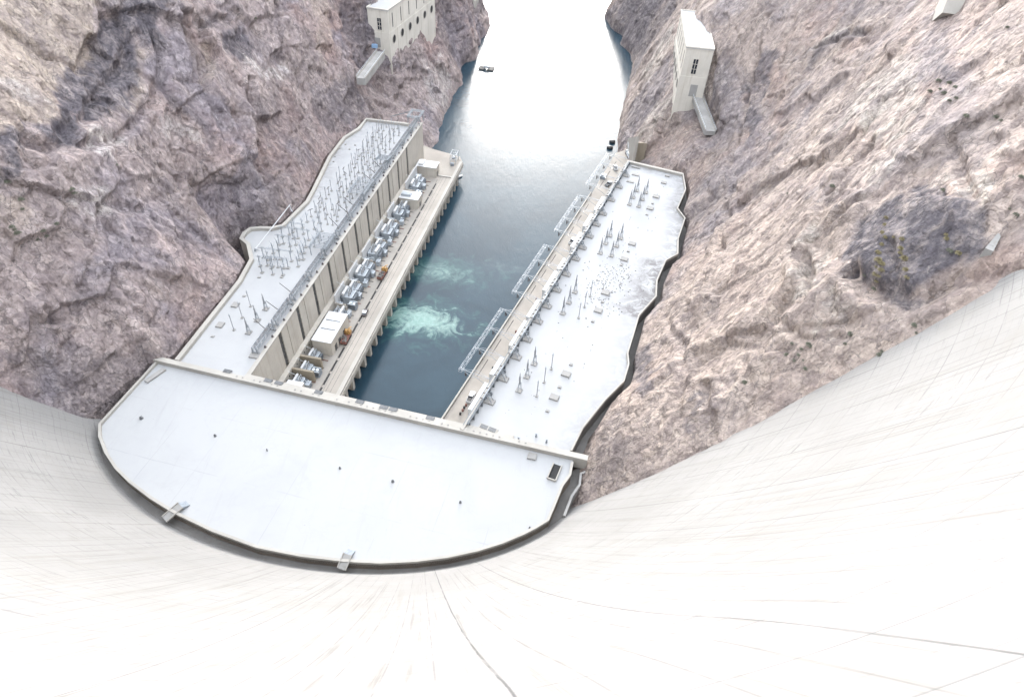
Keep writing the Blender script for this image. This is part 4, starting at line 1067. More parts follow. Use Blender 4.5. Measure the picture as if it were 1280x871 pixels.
# small switch cabinets and coolers crowded between the transformers
cb = thing('switch_cabinet', 'small silver cabinet with pipes between the transformers on the left deck', 'cabinet', (0, 0, 0), 0, 'small cabinets between the transformers')
mb = MB(); mb.box(-.8, .8, -1.1, 1.1, .15, 2.3); mb.box(-.9, .9, -1.2, 1.2, 2.3, 2.42); mb.build('body', M['xf'], cb)
mb = MB(); mb.box(.8, .84, -.9, -.05, .3, 2.1); mb.box(.8, .84, .05, .9, .3, 2.1); mb.build('door', M['xf2'], cb)
mb = MB(); mb.tube((0, -.6, 2.4), (0, -.6, 3.6), .1); mb.tube((0, -.6, 3.6), (-1.6, .3, 4.0), .08); mb.tube((0, .6, 2.4), (0, .6, 3.1), .18, 8); mb.build('pipework', M['galv_pale'], cb)
cl = thing('cooler_bank', 'finned grey cooler bank between the transformers on the left deck', 'cooler', (0, 0, 0), 0, 'cooler banks between the transformers')
mb = MB()
for q in range(8): mb.box(-1.3, 1.3, -1.6+q*.44, -1.45+q*.44, .5, 2.6)
mb.box(-1.35, 1.35, -1.7, 1.8, .2, .5); mb.build('fin_stack', M['xf2'], cl)
mb = MB(); mb.tube((-1.1, -1.6, 2.85), (-1.1, 1.7, 2.85), .16); mb.tube((1.1, -1.6, 2.85), (1.1, 1.7, 2.85), .16); mb.lathe((0, -.6, 2.6), [(.6, 0), (.6, .3), (.2, .35)], 10); mb.lathe((0, .9, 2.6), [(.6, 0), (.6, .3), (.2, .35)], 10); mb.build('pipework', M['galv_pale'], cl)
kc = kl = 0
for q, (v, u) in enumerate([(3.4, 61.2), (8.3, 62.4), (3.6, 69.4), (8.6, 69.0), (3.4, 76.6), (8.2, 77.5), (8.8, 84.6), (3.3, 92.2), (8.4, 93.0), (8.8, 100.4), (3.4, 108.4), (8.2, 109.0), (8.7, 117.0), (3.4, 125.2), (8.3, 126.2), (8.6, 134.1), (8.4, 153.2), (3.4, 153.6), (8.8, 161.0), (3.6, 168.6), (8.6, 57.0), (8.9, 20.6-3.2), (9.2, 27.0-3.2)]):
    if q % 3 == 1: o = cl if kl == 0 else dup(cl, (0, 0, 0), 0); kl += 1
    else: o = cb if kc == 0 else dup(cb, (0, 0, 0), 0); kc += 1
    put(o, LF, v, u, 9.01, aL+(0, math.pi/2, math.pi)[q % 3])

def house(fr, v0, v1, u0, u1, z0, z1, label, rz, roofm, wallm, seams, rooftop):
    t = thing('equipment_block', label, 'building', (0, 0, 0)); put(t, fr, (v0+v1)/2, (u0+u1)/2, z0, rz); w_, l_, h = v1-v0, u1-u0, z1-z0
    mb = MB(); mb.box(-w_/2, w_/2, -l_/2, l_/2, 0, h); mb.build('wall', wallm, t)
    mb = MB(); mb.box(-w_/2-.15, w_/2+.15, -l_/2-.15, l_/2+.15, h+.003, h+.3); mb.build('roof', roofm, t)
    for s in seams:
        mb = MB(); mb.box(-w_/2+.8, w_/2-1.0, s-.12, s+.12, h+.3, h+.5); mb.build('roof_rail', M['steel_dark'], t)
    for s in rooftop:
        mb = MB(); mb.box(w_/2, w_/2+.05, s-1.0, s+1.0, .1, h*.5); mb.build('doorway', M['slot'], t)
    return t
house(LF, 3.7, 11.2, 34.2, 50.9, 9.004, 15.8, 'white topped flat block on the deck between transformers, near end', aL, M['white'], M['cream'], (-1.5, 3.5), (-4.8, -1.2, 3.5))
house(LF, 2.5, 12.0, 140.5, 147.5, 9.004, 14.5, 'small pale block on the deck midway, blue grey roof unit on top', aL, M['white'], M['cream'], (), (0,))
house(LF, 1.0, 11.8, 173.3, 180.0, 9.004, 14.5, 'pale block at the far end of the deck below the wing corner', aL, M['white'], M['cream'], (), (-1,))
house(LF, 4.2, 9.8, -1.5, 13.5, 9.004, 15.5, 'white topped flat block tucked behind the cross beam', aL, M['white'], M['cream'], (), ())
mb = MB(); mb.box(-3.2, 1.6, -2.3, .6, 0, .9); mb.box(-2.9, 1.3, -2.0, .3, .9, 1.1)
o = mb.build('roof_unit', M['xf']); put(o, LF, 6.2, 144.5, 14.82, aL); tag(o, 'blue grey roof unit on the small pale block', 'roof unit')
mb = MB(); mb.box(-1.2, 1.2, -2.5, 2.5, 0, .9); mb.box(-1.0, 1.0, -2.2, 2.2, .9, 1.05)
o = mb.build('roof_unit', M['white']); put(o, LF, 3.4, 176.6, 14.82, aL); tag(o, 'white roof unit on the end block', 'roof unit')

# crane trucks and the pale car on the deck
def wheel(par, x, y, r, w_=.35):
    mb = MB(); mb.tube((x-w_/2, y, r), (x+w_/2, y, r), r, 12); mb.build('tyre', M['rubber'], par)
def crane_truck(label, v, u, rz):
    t = thing('crane_truck', label, 'truck', (0, 0, 0)); put(t, LF, v, u, 9.36, rz)
    mb = MB(); mb.box(-1.25, 1.25, -3.6, 3.4, .75, 1.15); mb.box(-1.2, 1.2, -3.4, .9, 1.15, 1.5); mb.build('chassis', M['redbrown'], t)
    mb = MB(); rr = np.random.default_rng(int(u*10))
    for i in range(12): x, y = rr.uniform(-.9, .9), rr.uniform(-3, .6); mb.cbox((x, y, 1.75), (rr.uniform(.3, .8), rr.uniform(.4, 1.0), rr.uniform(.3, .7)), rr.uniform(0, 3))
    mb.build('load', M['wallgrey'], t)
    mb = MB(); mb.box(-1.15, 1.15, 1.7, 3.5, 1.15, 2.3); mb.hexa([(-1.1, 1.7, 2.3), (1.1, 1.7, 2.3), (1.1, 3.1, 2.3), (-1.1, 3.1, 2.3), (-.95, 1.8, 3.0), (.95, 1.8, 3.0), (.95, 2.7, 3.0), (-.95, 2.7, 3.0)]); mb.build('cab', M['orange'], t)
    mb = MB(); mb.hexa([(-.9, 2.82, 2.35), (.9, 2.82, 2.35), (.9, 3.14, 2.35), (-.9, 3.14, 2.35), (-.85, 2.5, 2.92), (.85, 2.5, 2.92), (.85, 2.78, 2.92), (-.85, 2.78, 2.92)]); mb.build('windscreen', M['glass'], t)
    mb = MB(); mb.bar((0, 1.3, 1.2), (0, 1.3, 3.2), .55); mb.bar((0, 1.3, 3.2), (.9, 2.6, 3.9), .35); mb.bar((.9, 2.6, 3.9), (1.2, 3.6, 3.6), .26); mb.build('crane_arm', M['orange'], t)
    for x in (-1.05, 1.05):
        for y in (-2.6, -1.5, 2.5): wheel(t, x, y, .5)
crane_truck('nearer orange crane truck loaded with grey gear on the left deck', 12.6, 44.0, aL+.05)
crane_truck('farther orange crane truck on the left deck beside the third transformer cluster', 12.8, 85.5, aL-.05)
def car(label, fr, v, u, z, rz, body, name='parked_car', cat='car'):
    t = thing(name, label, cat, (0, 0, 0)); put(t, fr, v, u, z, rz)
    mb = MB(); pf = [(-2.2, .35), (-2.2, .85), (-1.9, .95), (1.0, .98), (2.1, .8), (2.2, .35)]
    def ext(p, x0, x1): 
        n = len(p); mb.add([(x0, y, z_) for y, z_ in p]+[(x1, y, z_) for y, z_ in p], [tuple(range(n)), tuple(range(n, 2*n))[::-1]]+[(i, n+i, n+(i+1) % n, (i+1) % n) for i in range(n)])
    ext(pf, -.9, .9); mb.build('body', body, t)
    mb = MB(); mb.hexa([(-.85, -1.7, .95), (.85, -1.7, .95), (.85, 1.0, .95), (-.85, 1.0, .95), (-.68, -1.2, 1.45), (.68, -1.2, 1.45), (.68, .3, 1.45), (-.68, .3, 1.45)]); mb.build('window', M['glass'], t)
    mb = MB(); mb.box(-.66, .66, -1.15, .28, 1.453, 1.5); mb.build('roof', body, t)
    for x in (-.8, .8):
        for y in (-1.4, 1.4): wheel(t, x, y, .34, .24)
    return t
car('white roofed utility cart with dark body on the left deck between the two crane trucks', LF, 14.1, 60.4, 9.11, aL+.1, M['porc_dark'], 'utility_cart', 'cart').children
for o in [c for c in bpy.data.objects if c.name.startswith('utility_cart')][0].children:
    if o.name.startswith('roof'): o.data.materials.clear(); o.data.materials.append(M['white']); o.scale = (1.25, 1.2, 1)
# hoist frame at the tip of the deck and the launch moored under it
t = thing('hoist_frame', 'open steel hoist frame at the outer tip of the left deck', 'hoist', (0, 0, 0)); put(t, LF, 16.6, 191.5, 9.0, aL)
for sx in (-1.7, 1.7):
    for sy in (-1.5, 4.5): mb = MB(); mb.bar((sx, sy, 0), (sx*.85, sy, 5.6), .22); mb.build('leg', M['galv'], t)
mb = MB()
for z in (2.6, 5.5):
    for sx in (-1, 1): mb.bar((sx*1.6, -1.5, z), (sx*1.6, 4.5, z), .18)
    for sy in (-1.5, 1.5, 4.5): mb.bar((-1.6, sy, z), (1.6, sy, z), .18)
for sx in (-1.6, 1.6): mb.bar((sx, -1.5, 0), (sx, 4.5, 5.4), .12); mb.bar((sx, 4.5, 0), (sx, -1.5, 5.4), .12)
mb.build('cross_bracing', M['galv'], t)
mb = MB(); mb.box(-.9, .9, -3.4, -1.8, 0, 1.5); mb.tube((-.8, 0, 2.9), (.8, 0, 2.9), .5, 10); mb.box(-.7, .7, .6, 1.8, 2.7, 3.5); mb.build('winch', M['xf2'], t)
x, y = at(572, 222, 0)[:2]
def boat(label, x, y, rz, L, body, cabin, name='launch'):
    t = thing(name, label, 'boat', (x, y, 0), rz)
    prof = [(-.5, .34), (-.2, .44), (.15, .44), (.38, .26), (.5, 0)]
    mb = MB(); n = len(prof); top = [(b*L*.36*2*.5, a*L, .75) for a, b in prof]+[(-b*L*.36, a*L, .75) for a, b in prof[::-1][1:]]
    bot = [(p[0]*.75, p[1]*.93, -.3) for p in top]; m_ = len(top)
    mb.add(bot+top, [(i, (i+1) % m_, m_+(i+1) % m_, m_+i) for i in range(m_)]+[tuple(range(m_, 2*m_))[::-1]]); mb.build('hull', body, t)
    mb = MB(); mb.hexa([(-L*.11, -L*.25, .76), (L*.11, -L*.25, .76), (L*.11, L*.1, .76), (-L*.11, L*.1, .76), (-L*.1, -L*.23, 1.9), (L*.1, -L*.23, 1.9), (L*.09, L*.05, 1.9), (-L*.09, L*.05, 1.9)]); mb.build('cabin', cabin, t)
    mb = MB(); mb.box(-L*.105, L*.105, L*.06, L*.085, 1.2, 1.65); mb.build('window', M['glass'], t)
boat('white launch moored under the outer tip of the left deck', x, y, -.9, 6.5, M['white'], M['galv_pale'])
x, y = at(608, 86.5, 0)[:2]
t = thing('work_raft', 'dark twin pontoon raft alone on the bright river', 'raft', (x, y, 0), -.12)
for sx in (-1, 1):
    mb = MB(); mb.hexa([(sx*3.3-2.2, -3, -.2), (sx*3.3+2.2, -3, -.2), (sx*3.3+2.2, 3, -.2), (sx*3.3-2.2, 3, -.2), (sx*3.3-2.3, -3.2, .9), (sx*3.3+2.3, -3.2, .9), (sx*3.3+2.3, 3.2, .9), (sx*3.3-2.3, 3.2, .9)]); mb.build('pontoon', M['wallgrey'], t)
mb = MB(); mb.box(-2.2, 2.2, -.8, 2.2, .9, 2.3); mb.bar((0, 2, .9), (0, 2, 4), .25); mb.build('deck_house', M['xf'], t)
# ================================================================== things on the right wing
# cable take-offs on pads along the river parapet
tk = thing('cable_takeoff', 'steel cable take-off frame on a grey pad along the right roof edge', 'takeoff frame', (0, 0, 0), 0, 'cable take-offs along the right roof edge')
mb = MB(); mb.box(-1.4, 1.9, -1.15, 1.15, 0, .55); mb.box(-1.25, 1.75, -1.0, 1.0, .55, .65); mb.build('pad', M['grey'], tk)
for sx, sy in ((-1, -.8), (-1, .8), (1.3, -.8), (1.3, .8)):
    mb = MB(); mb.bar((sx, sy, .6), (-.9+.3*sx, sy*.35, 3.7), .17); mb.build('leg', M['galv'], tk)
mb = MB()
for z in (1.6, 2.7): mb.bar((-1, -.7, z), (-1, .7, z), .12); mb.bar((.8-z*.3, -.6, z), (.8-z*.3, .6, z), .12); mb.bar((-1, -.7, z), (.8-z*.3, -.6, z+.5), .1); mb.bar((-1, .7, z), (.8-z*.3, .6, z+.5), .1)
mb.bar((-1.0, -2.6, 3.6), (-1.0, 2.6, 3.6), .2); mb.build('cross_bracing', M['galv'], tk)
for sy in (-2.3, 0, 2.3):
    mb = MB(); mb.tube((-1.0, sy, 3.5), (-2.2, sy+.5, 2.6), .2, 7, .14); mb.build('insulator', M['porc_dark'], tk)
mb = MB(); mb.tube((-1.2, 2.9, .1), (-.2, 2.9, .1), .5, 10); mb.tube((-1.2, 2.9, 1.1), (-.2, 2.9, 1.1), .3, 10); mb.build('cable_reel', M['steel_dark'], tk)
for k, u in enumerate([13.8, 24.7, 35.8, 45.5, 56, 65.4, 76, 87, 98.4, 107, 116.3, 126.3, 136, 149, 162, 174]):
    o = tk if k == 0 else dup(tk, (0, 0, 0), 0); put(o, RF, 2.9, u, 30, aR)
    if k == 0: o['label'] = 'steel cable take-off frame on the pad nearest the cross beam, right roof'
    if k == 15: o['label'] = 'steel cable take-off frame on the farthest pad of the right roof'
    if 0 < k < 15: o['label'] = 'steel cable take-off frame on a grey pad along the right roof edge'

# arresters in pairs of trios
def rgroup(us, word):
    a = tripod(8.3, 'lattice footed arrester in the river side trio, %s group of the right roof' % word, 'lattice arresters, %s group of the right roof' % word)
    b = post('surge_arrester', 'slim capped arrester in the cliff side trio, %s group of the right roof' % word, 'post', 'slim arresters, %s group of the right roof' % word, 6.6, 'cap')
    for k, u in enumerate(us):
        o = a if k == 0 else dup(a, (0, 0, 0), 0); put(o, RF, 9.7, u, 30, aR)
        o = b if k == 0 else dup(b, (0, 0, 0), 0); put(o, RF, 15.8, u+.2, 30, aR)
rgroup((22.2, 28.9, 35.6), 'nearest'); rgroup((64.3, 71.1, 78.1), 'second')
def rgroup2(us, word, va, vb):
    a = tripod(8.0, 'lattice footed arrester in the river side row, %s group of the right roof' % word, 'river side arresters, %s group' % word)
    b = tripod(7.8, 'lattice footed arrester in the cliff side row, %s group of the right roof' % word, 'cliff side arresters, %s group' % word)
    for k, u in enumerate(us):
        o = a if k == 0 else dup(a, (0, 0, 0), 0); put(o, RF, va, u, 30, aR)
        o = b if k == 0 else dup(b, (0, 0, 0), 0); put(o, RF, vb, u+.3, 30, aR)
rgroup2((106.8, 114.4, 120.8), 'third', 10.9, 15.6); rgroup2((149.2, 155.8, 162.7), 'farthest', 11.7, 16.0)

# slabs: big and small alternate in a line
for g, (big, small) in enumerate([((24.2, 35.6), (18, 29.2, 40.6)), ((71.5,), (77.1, 64.9)), ((107.1, 119.3), (102.6, 113.3)), ((150.3, 161.7), (144.5, 155.0))]):
    wd = ('nearest', 'second', 'third', 'farthest')[g]
    for i, u in enumerate(big): slab(RF, 21.1, u, 2.9, 2.4, .55, ('larger grey slab in the line of slabs, %s group on the right roof' % wd), aR, 'larger slabs, %s group on the right roof' % wd)
    for i, u in enumerate(small): slab(RF, 21.1, u, 1.1, 1.0, .35, ('small grey block in the line of slabs, %s group on the right roof' % wd), aR, 'small blocks, %s group on the right roof' % wd, 'roof_block')
slab(RF, 20.5, 82.8, 3.1, 2.6, .55, 'large grey slab beside the scattered rubble on the right roof', aR)
slab(RF, 21.4, 176.1, 2.6, 2.0, .5, 'grey slab near the far corner of the right roof', aR); slab(RF, 21.4, 183.4, 2.2, 1.4, .5, 'small slab under the far parapet of the right roof', aR)
slab(RF, 7.2, 177.2, 3.6, 1.6, .35, 'long pale slab beyond the take-offs, farther of two', aR); slab(RF, 6.6, 169.5, 3.4, 1.6, .35, 'long pale slab beyond the take-offs, nearer of two', aR); slab(RF, 5.4, 184.3, 4.2, 1.0, .6, 'pale ledge block in the far river side corner of the right roof', aR)
# loose stones on the roof, one scatter
me_v = MB(); rr = np.random.default_rng(5)
for k in range(330):
    if k < 240: u, v = 88+rr.normal(0, 9), 20+rr.normal(0, 4.5)
    else: u, v = rr.uniform(5, 180), rr.uniform(6, 27)
    if not inpoly(np.array([v]), np.array([u]), rpoly)[0] or v < 5: continue
    s_ = rr.uniform(.08, .22)*(1 if k < 240 else .8); x, y = RF.w(v, u)
    me_v.cbox((x, y, 30+s_*.3), (s_*2, s_*1.4, s_), rr.uniform(0, 3))
o = me_v.build('rubble', M['wallgrey']); o['kind'] = 'stuff'; o['label'] = 'loose stones scattered on the right roof'
# low unit with two dark panels by the cross beam
t = thing('panel_unit', 'low pale roof unit with two dark panels beside the cross beam', 'roof unit', (0, 0, 0)); put(t, RF, 7.4, 2.6, 30, aR)
mb = MB(); mb.box(-2.9, 3.0, -1.5, 1.6, 0, 1.0); mb.build('housing', M['cream_light'], t)
for sx in (-1.35, 1.35):
    mb = MB(); mb.box(sx-1.15, sx+1.15, -.1, 1.35, 1.003, 1.12); mb.build('panel', M['grate'], t)
    mb = MB(); mb.box(sx-1.0, sx+1.0, -1.55, -1.5, .2, .8); mb.build('louvre', M['slot'], t)
for k, (px, py) in enumerate([(670, 545.5), (683, 553), (648, 550)]):
    v, u = RF.l(at(px, py, 30)); mb = MB(); mb.cbox((0, 0, .3), (.5, .5, .6)); mb.lathe((0, 0, .6), [(.2, 0), (.2, .5), (.35, .55), (.1, .8)], 7)
    o = mb.build('roof_vent', M['galv']); put(o, RF, v, u, 30, aR); tag(o, 'small grey roof vent just beyond the cross beam on the right roof', 'vent', 'roof vents beyond the cross beam')

# outrigger frames over the ramp and the water
def outrigger(u0, u1, n, label):
    t = thing('outrigger_frame', label, 'frame', (0, 0, 0)); put(t, RF, 0, u0, 30, aR); L = u1-u0
    mb = MB(); lattice(mb, (-11.0, 0, .2), (-11.0, L, .2), 1.1, 1.0, max(6, int(L/2.6)), .042); mb.build('lattice_beam', M['galv'], t)
    for i in range(n):
        y = L*(i+.04)/(n-.92) if n > 1 else 0; y = min(y, L)
        mb = MB(); mb.bar((.4, y, 1.2), (-11, y, 1.2), .12); mb.bar((.2, y, -3.4), (-7.5, y, .9), .11); mb.bar((-6, y-1.7, 1.1), (-11, y, 1.1), .07); mb.bar((-6, y+1.7, 1.1), (-11, y, 1.1), .07)
        mb.bar((-6.2, y-1.7, 1.1), (-6.2, y+1.7, 1.1), .07); mb.bar((-6.2, y-1.7, 1.1), (-.2, y, 1.1), .07); mb.bar((-6.2, y+1.7, 1.1), (-.2, y, 1.1), .07)
        mb.build('outrigger_arm', M['galv'], t)
        mb = MB(); mb.tube((-9.6, y+.6, .1), (-9.6, y+.6, -2.0), .16, 6); mb.tube((-8.8, y-.3, .4), (-8.8, y-.3, -1.0), .14, 6); mb.build('insulator_string', M['porc_dark'], t)
        if i < n-1:
            y2 = L*(i+1.04)/(n-.92); mb = MB(); pts = [(-5.6-1.0*math.sin(math.pi*q/8)*.6, y+1.2+(y2-y-2.4)*q/8, -1.2-1.6*math.sin(math.pi*q/8)) for q in range(9)]
            for a_, b_ in zip(pts[:-1], pts[1:]): mb.tube(a_, b_, .13, 5)
            mb.build('cable', M['porc_dark'], t)
    return t
outrigger(21.5, 56, 4, 'pale lattice outrigger frame over the water, nearest of four')
outrigger(66.5, 101, 4, 'pale lattice outrigger frame over the water, second nearest of four')
outrigger(112.7, 144.8, 4, 'pale lattice outrigger frame over the water, third of four')
outrigger(156, 190, 4, 'pale lattice outrigger frame over the water, farthest of four')
t = thing('corner_brace', 'small white steel brace over the ramp where it meets the cross beam', 'brace', (0, 0, 0)); put(t, RF, -15, 8.5, 9.9, aR)
mb = MB(); mb.bar((0, 0, 0), (5.4, -4.5, .4), .25); mb.bar((0, 0, 0), (-.2, -4.5, .4), .25); mb.bar((2.7, -2.25, .2), (-.1, -2.25, .2), .18); mb.build('frame', M['galv_pale'], t)
# on the ramp
t = thing('storage_container', 'long white box on the ramp in the corner by the cross beam', 'container', (0, 0, 0)); put(t, RF, -9.9, 12.0, 9.01, aR)
mb = MB(); mb.box(-1.1, 1.1, -2.9, 2.9, .1, 1.9); mb.build('body', M['white'], t)
mb = MB(); mb.box(-1.15, 1.15, -2.95, 2.95, 1.9, 2.0); mb.build('roof', M['white'], t)
mb = MB(); mb.box(-.9, .9, 2.9, 2.95, .2, 1.8); mb.build('door', M['galv_pale'], t)
def pickup(label, fr, v, u, z, rz, body):
    t = thing('pickup_truck', label, 'truck', (0, 0, 0)); put(t, fr, v, u, z, rz)
    mb = MB(); mb.box(-1.0, 1.0, -2.8, 2.8, .45, 1.0); mb.box(-1.0, 1.0, 1.0, 2.7, 1.0, 1.2)
    for s_ in (-.95, .95): mb.box(s_-.05, s_+.05, -2.8, -.6, 1.0, 1.35)
    mb.box(-1, 1, -2.8, -2.7, 1.0, 1.35); mb.build('body', body, t)
    mb = MB(); mb.hexa([(-.95, -.6, 1.0), (.95, -.6, 1.0), (.95, 1.2, 1.0), (-.95, 1.2, 1.0), (-.8, -.45, 1.75), (.8, -.45, 1.75), (.8, .6, 1.75), (-.8, .6, 1.75)]); mb.build('window', M['glass'], t)
    mb = MB(); mb.box(-.8, .8, -.45, .6, 1.753, 1.83); mb.build('roof', body, t)
    mb = MB(); mb.box(-.85, .85, -2.65, -.7, 1.003, 1.04); mb.build('load_bed', M['wallgrey'], t)
    for x in (-.9, .9):
        for y in (-1.8, 1.8): wheel(t, x, y, .4, .28)
pickup('white pickup parked by the small dark drums on the near ramp', RF, -10.7, 29.5, 9.01, aR+.1, M['white'])
pickup('white pickup parked midway along the ramp beside the third outrigger frame', RF, -9.9, 139, 9.01, aR, M['white'])
pickup('white pickup standing nose in by the far end of the ramp', RF, -11.5, 218, 9.01, aR+.4, M['white'])
pickup('grey pickup on the far ramp under the farthest outrigger frame', RF, -9.8, 199, 9.01, aR-.2, M['xf2'])
for k, (v, u) in enumerate([(-10.8, 25.6), (-10.9, 24.3), (-10.8, 22.9), (-10.9, 21.2), (-9.8, 92), (-9.7, 46.5), (-9.6, 69)]):
    mb = MB(); mb.lathe((0, 0, 0), [(.38, 0), (.42, .1), (.38, .35), (.42, .6), (.38, .95), (.34, 1.0)], 9); o = mb.build('drum', M['rubber'] if k % 2 else M['redbrown']); put(o, RF, v, u, 9.01, 0)
    tag(o, 'small dark drum in the row behind the white pickup on the near ramp' if k < 4 else 'small dark drum standing alone on the ramp by the white enclosures', 'drum', 'drums in a row on the near ramp' if k < 4 else 'lone drums on the ramp')
t = thing('mobile_crane', 'pale mobile crane parked at the far end of the ramp', 'crane', (0, 0, 0)); put(t, RF, -8.6, 236, 9.01, aR+.5)
mb = MB(); mb.box(-1.4, 1.4, -4, 4, .6, 1.3); mb.box(-1.3, 1.3, 2.2, 4, 1.3, 2.4); mb.build('chassis', M['white'], t)
mb = MB(); mb.box(-1.2, 1.2, -2.4, .6, 1.35, 2.8); mb.build('turret', M['galv_pale'], t)
mb = MB(); mb.bar((0, -1.4, 2.9), (0, 4.6, 4.4), .6); mb.bar((0, 4.6, 4.4), (.4, 7.5, 5.0), .4); mb.build('crane_arm', M['white'], t)
mb = MB(); mb.box(-1.25, 1.25, 4.0, 4.04, 1.5, 2.3); mb.build('window', M['glass'], t)
for x in (-1.2, 1.2):
    for y in (-3, -1.7, 1.7, 3): wheel(t, x, y, .6, .4)
mb = MB(); mb.box(-1.4, 1.4, -1.9, 1.9, 0, 1.7); mb.box(-1.1, .2, -1.2, .6, 1.7, 2.4); o = mb.build('winch_house', M['xf2']); put(o, RF, -14.6, 205, 9.01, aR); tag(o, 'grey winch house on the outer edge of the far ramp', 'winch house')
# floats against the rock and the retaining wall behind
for k, (px, py) in enumerate([(768.5, 177), (765.5, 184.5)]):
    x, y = at(px, py, .8)[:2]
    t = thing('mooring_float', ['black rubber float against the rock below the far ramp, upper of two', 'black rubber float against the rock below the far ramp, lower of two'][k], 'float', (x-1.5, y, .4), .3*k)
    mb = MB(); mb.lathe((0, 0, -.9), [(.5, 0), (1.7, .3), (2.0, 1.0), (1.7, 1.8), (.5, 2.1)], 12); mb.build('body', M['rockblack'], t, True)
    mb = MB(); mb.tube((0, -.4, 1.25), (0, .4, 1.25), .12); mb.build('ring', M['steel_dark'], t)
t = thing('retaining_wall', 'leaning pale retaining wall rising behind the far right roof corner', 'wall', (0, 0, 0))
q0, q1 = at(791, 207, 12), at(786.5, 171, 16)
mb = MB(); mb.hexa([(q0[0]-.5, q0[1], 5), (q0[0]+.7, q0[1], 5), (q1[0]+.7, q1[1], 5), (q1[0]-.5, q1[1], 5), (q0[0]-.5, q0[1], 29), (q0[0]+.7, q0[1], 29), (q1[0]+.7, q1[1], 15), (q1[0]-.5, q1[1], 15)]); mb.build('wall', M['cream_light'], t)
mb = MB(); mb.hexa([(q0[0]+.72, q0[1]+3, 5), (q0[0]+6, q0[1]+3, 5), (q0[0]+5, q0[1]+12, 5), (q0[0]+.72, q0[1]+12, 5), (q0[0]+.72, q0[1]+3, 24), (q0[0]+6, q0[1]+3, 24), (q0[0]+5, q0[1]+12, 20), (q0[0]+.72, q0[1]+12, 20)]); mb.build('buttress', M['tan'], t)

# ================================================================== roof of the central block
cols = [(177, 523, .5), (269, 545, .36), (334, 563, .2), (425, 585.5, .28), (491, 602, .38), (575.5, 628, .3), (662, 660, .25)]
for k, (px, py, s_) in enumerate(cols):
    p = at(px, py, RZ)
    t = thing('roof_vent', ['small dark roof vent nearest the left parapet of the white roof', 'dark roof vent second from the left on the white roof', 'tiny roof vent third from the left on the white roof', 'dark roof vent in the middle of the white roof', 'dark roof vent just right of the middle of the white roof', 'dark roof vent second from the right on the white roof', 'tiny roof vent nearest the right curve of the white roof'][k], 'vent', (p[0], p[1], RZ), k*.7, 'roof vents on the central white roof')
    mb = MB(); mb.lathe((0, 0, 0), [(s_*1.2, 0), (s_*1.2, .12), (s_*.6, .2), (s_*.6, .5)], 8); mb.build('pipe', M['grate'], t)
    mb = MB(); mb.lathe((0, 0, .5), [(s_*.95, 0), (s_*.95, .18), (s_*.3, .4)], 8); mb.build('cap', M['grate'], t)
for k, (pa, pb, lb) in enumerate([((226, 632), (206, 650), 'grey footbridge over the gutter on the left curve of the white roof'), ((435, 693), (427, 712), 'grey footbridge over the gutter in the middle of the curve')]):
    a_, b_ = at(*pa, RZ+.9), at(*pb, 29.2); d = (b_-a_); d[2] = 0; L = np.linalg.norm(d[:2]); rz = math.atan2(d[1], d[0])-math.pi/2
    t = thing('footbridge', lb, 'footbridge', (a_[0], a_[1], 0), rz)
    mb = MB(); mb.hexa([(-1.1, 0, 30.3), (1.1, 0, 30.3), (1.1, L, 29.2), (-1.1, L, 29.2), (-1.1, 0, 30.7), (1.1, 0, 30.7), (1.1, L, 29.6), (-1.1, L, 29.6)]); mb.build('deck', M['grey'], t)
    for sx in (-1.15, 1.15): mb = MB(); mb.bar((sx, 0, 30.75), (sx, L, 29.65), .18, .5); mb.build('kerb', M['cream_light'], t)
    mb = MB()
    for i in range(4): mb.box(-1.0, 1.0, -.45*(i+1), -.45*i-.002, RZ, 30.65-.28*i)
    mb.build('stair', M['galv'], t)

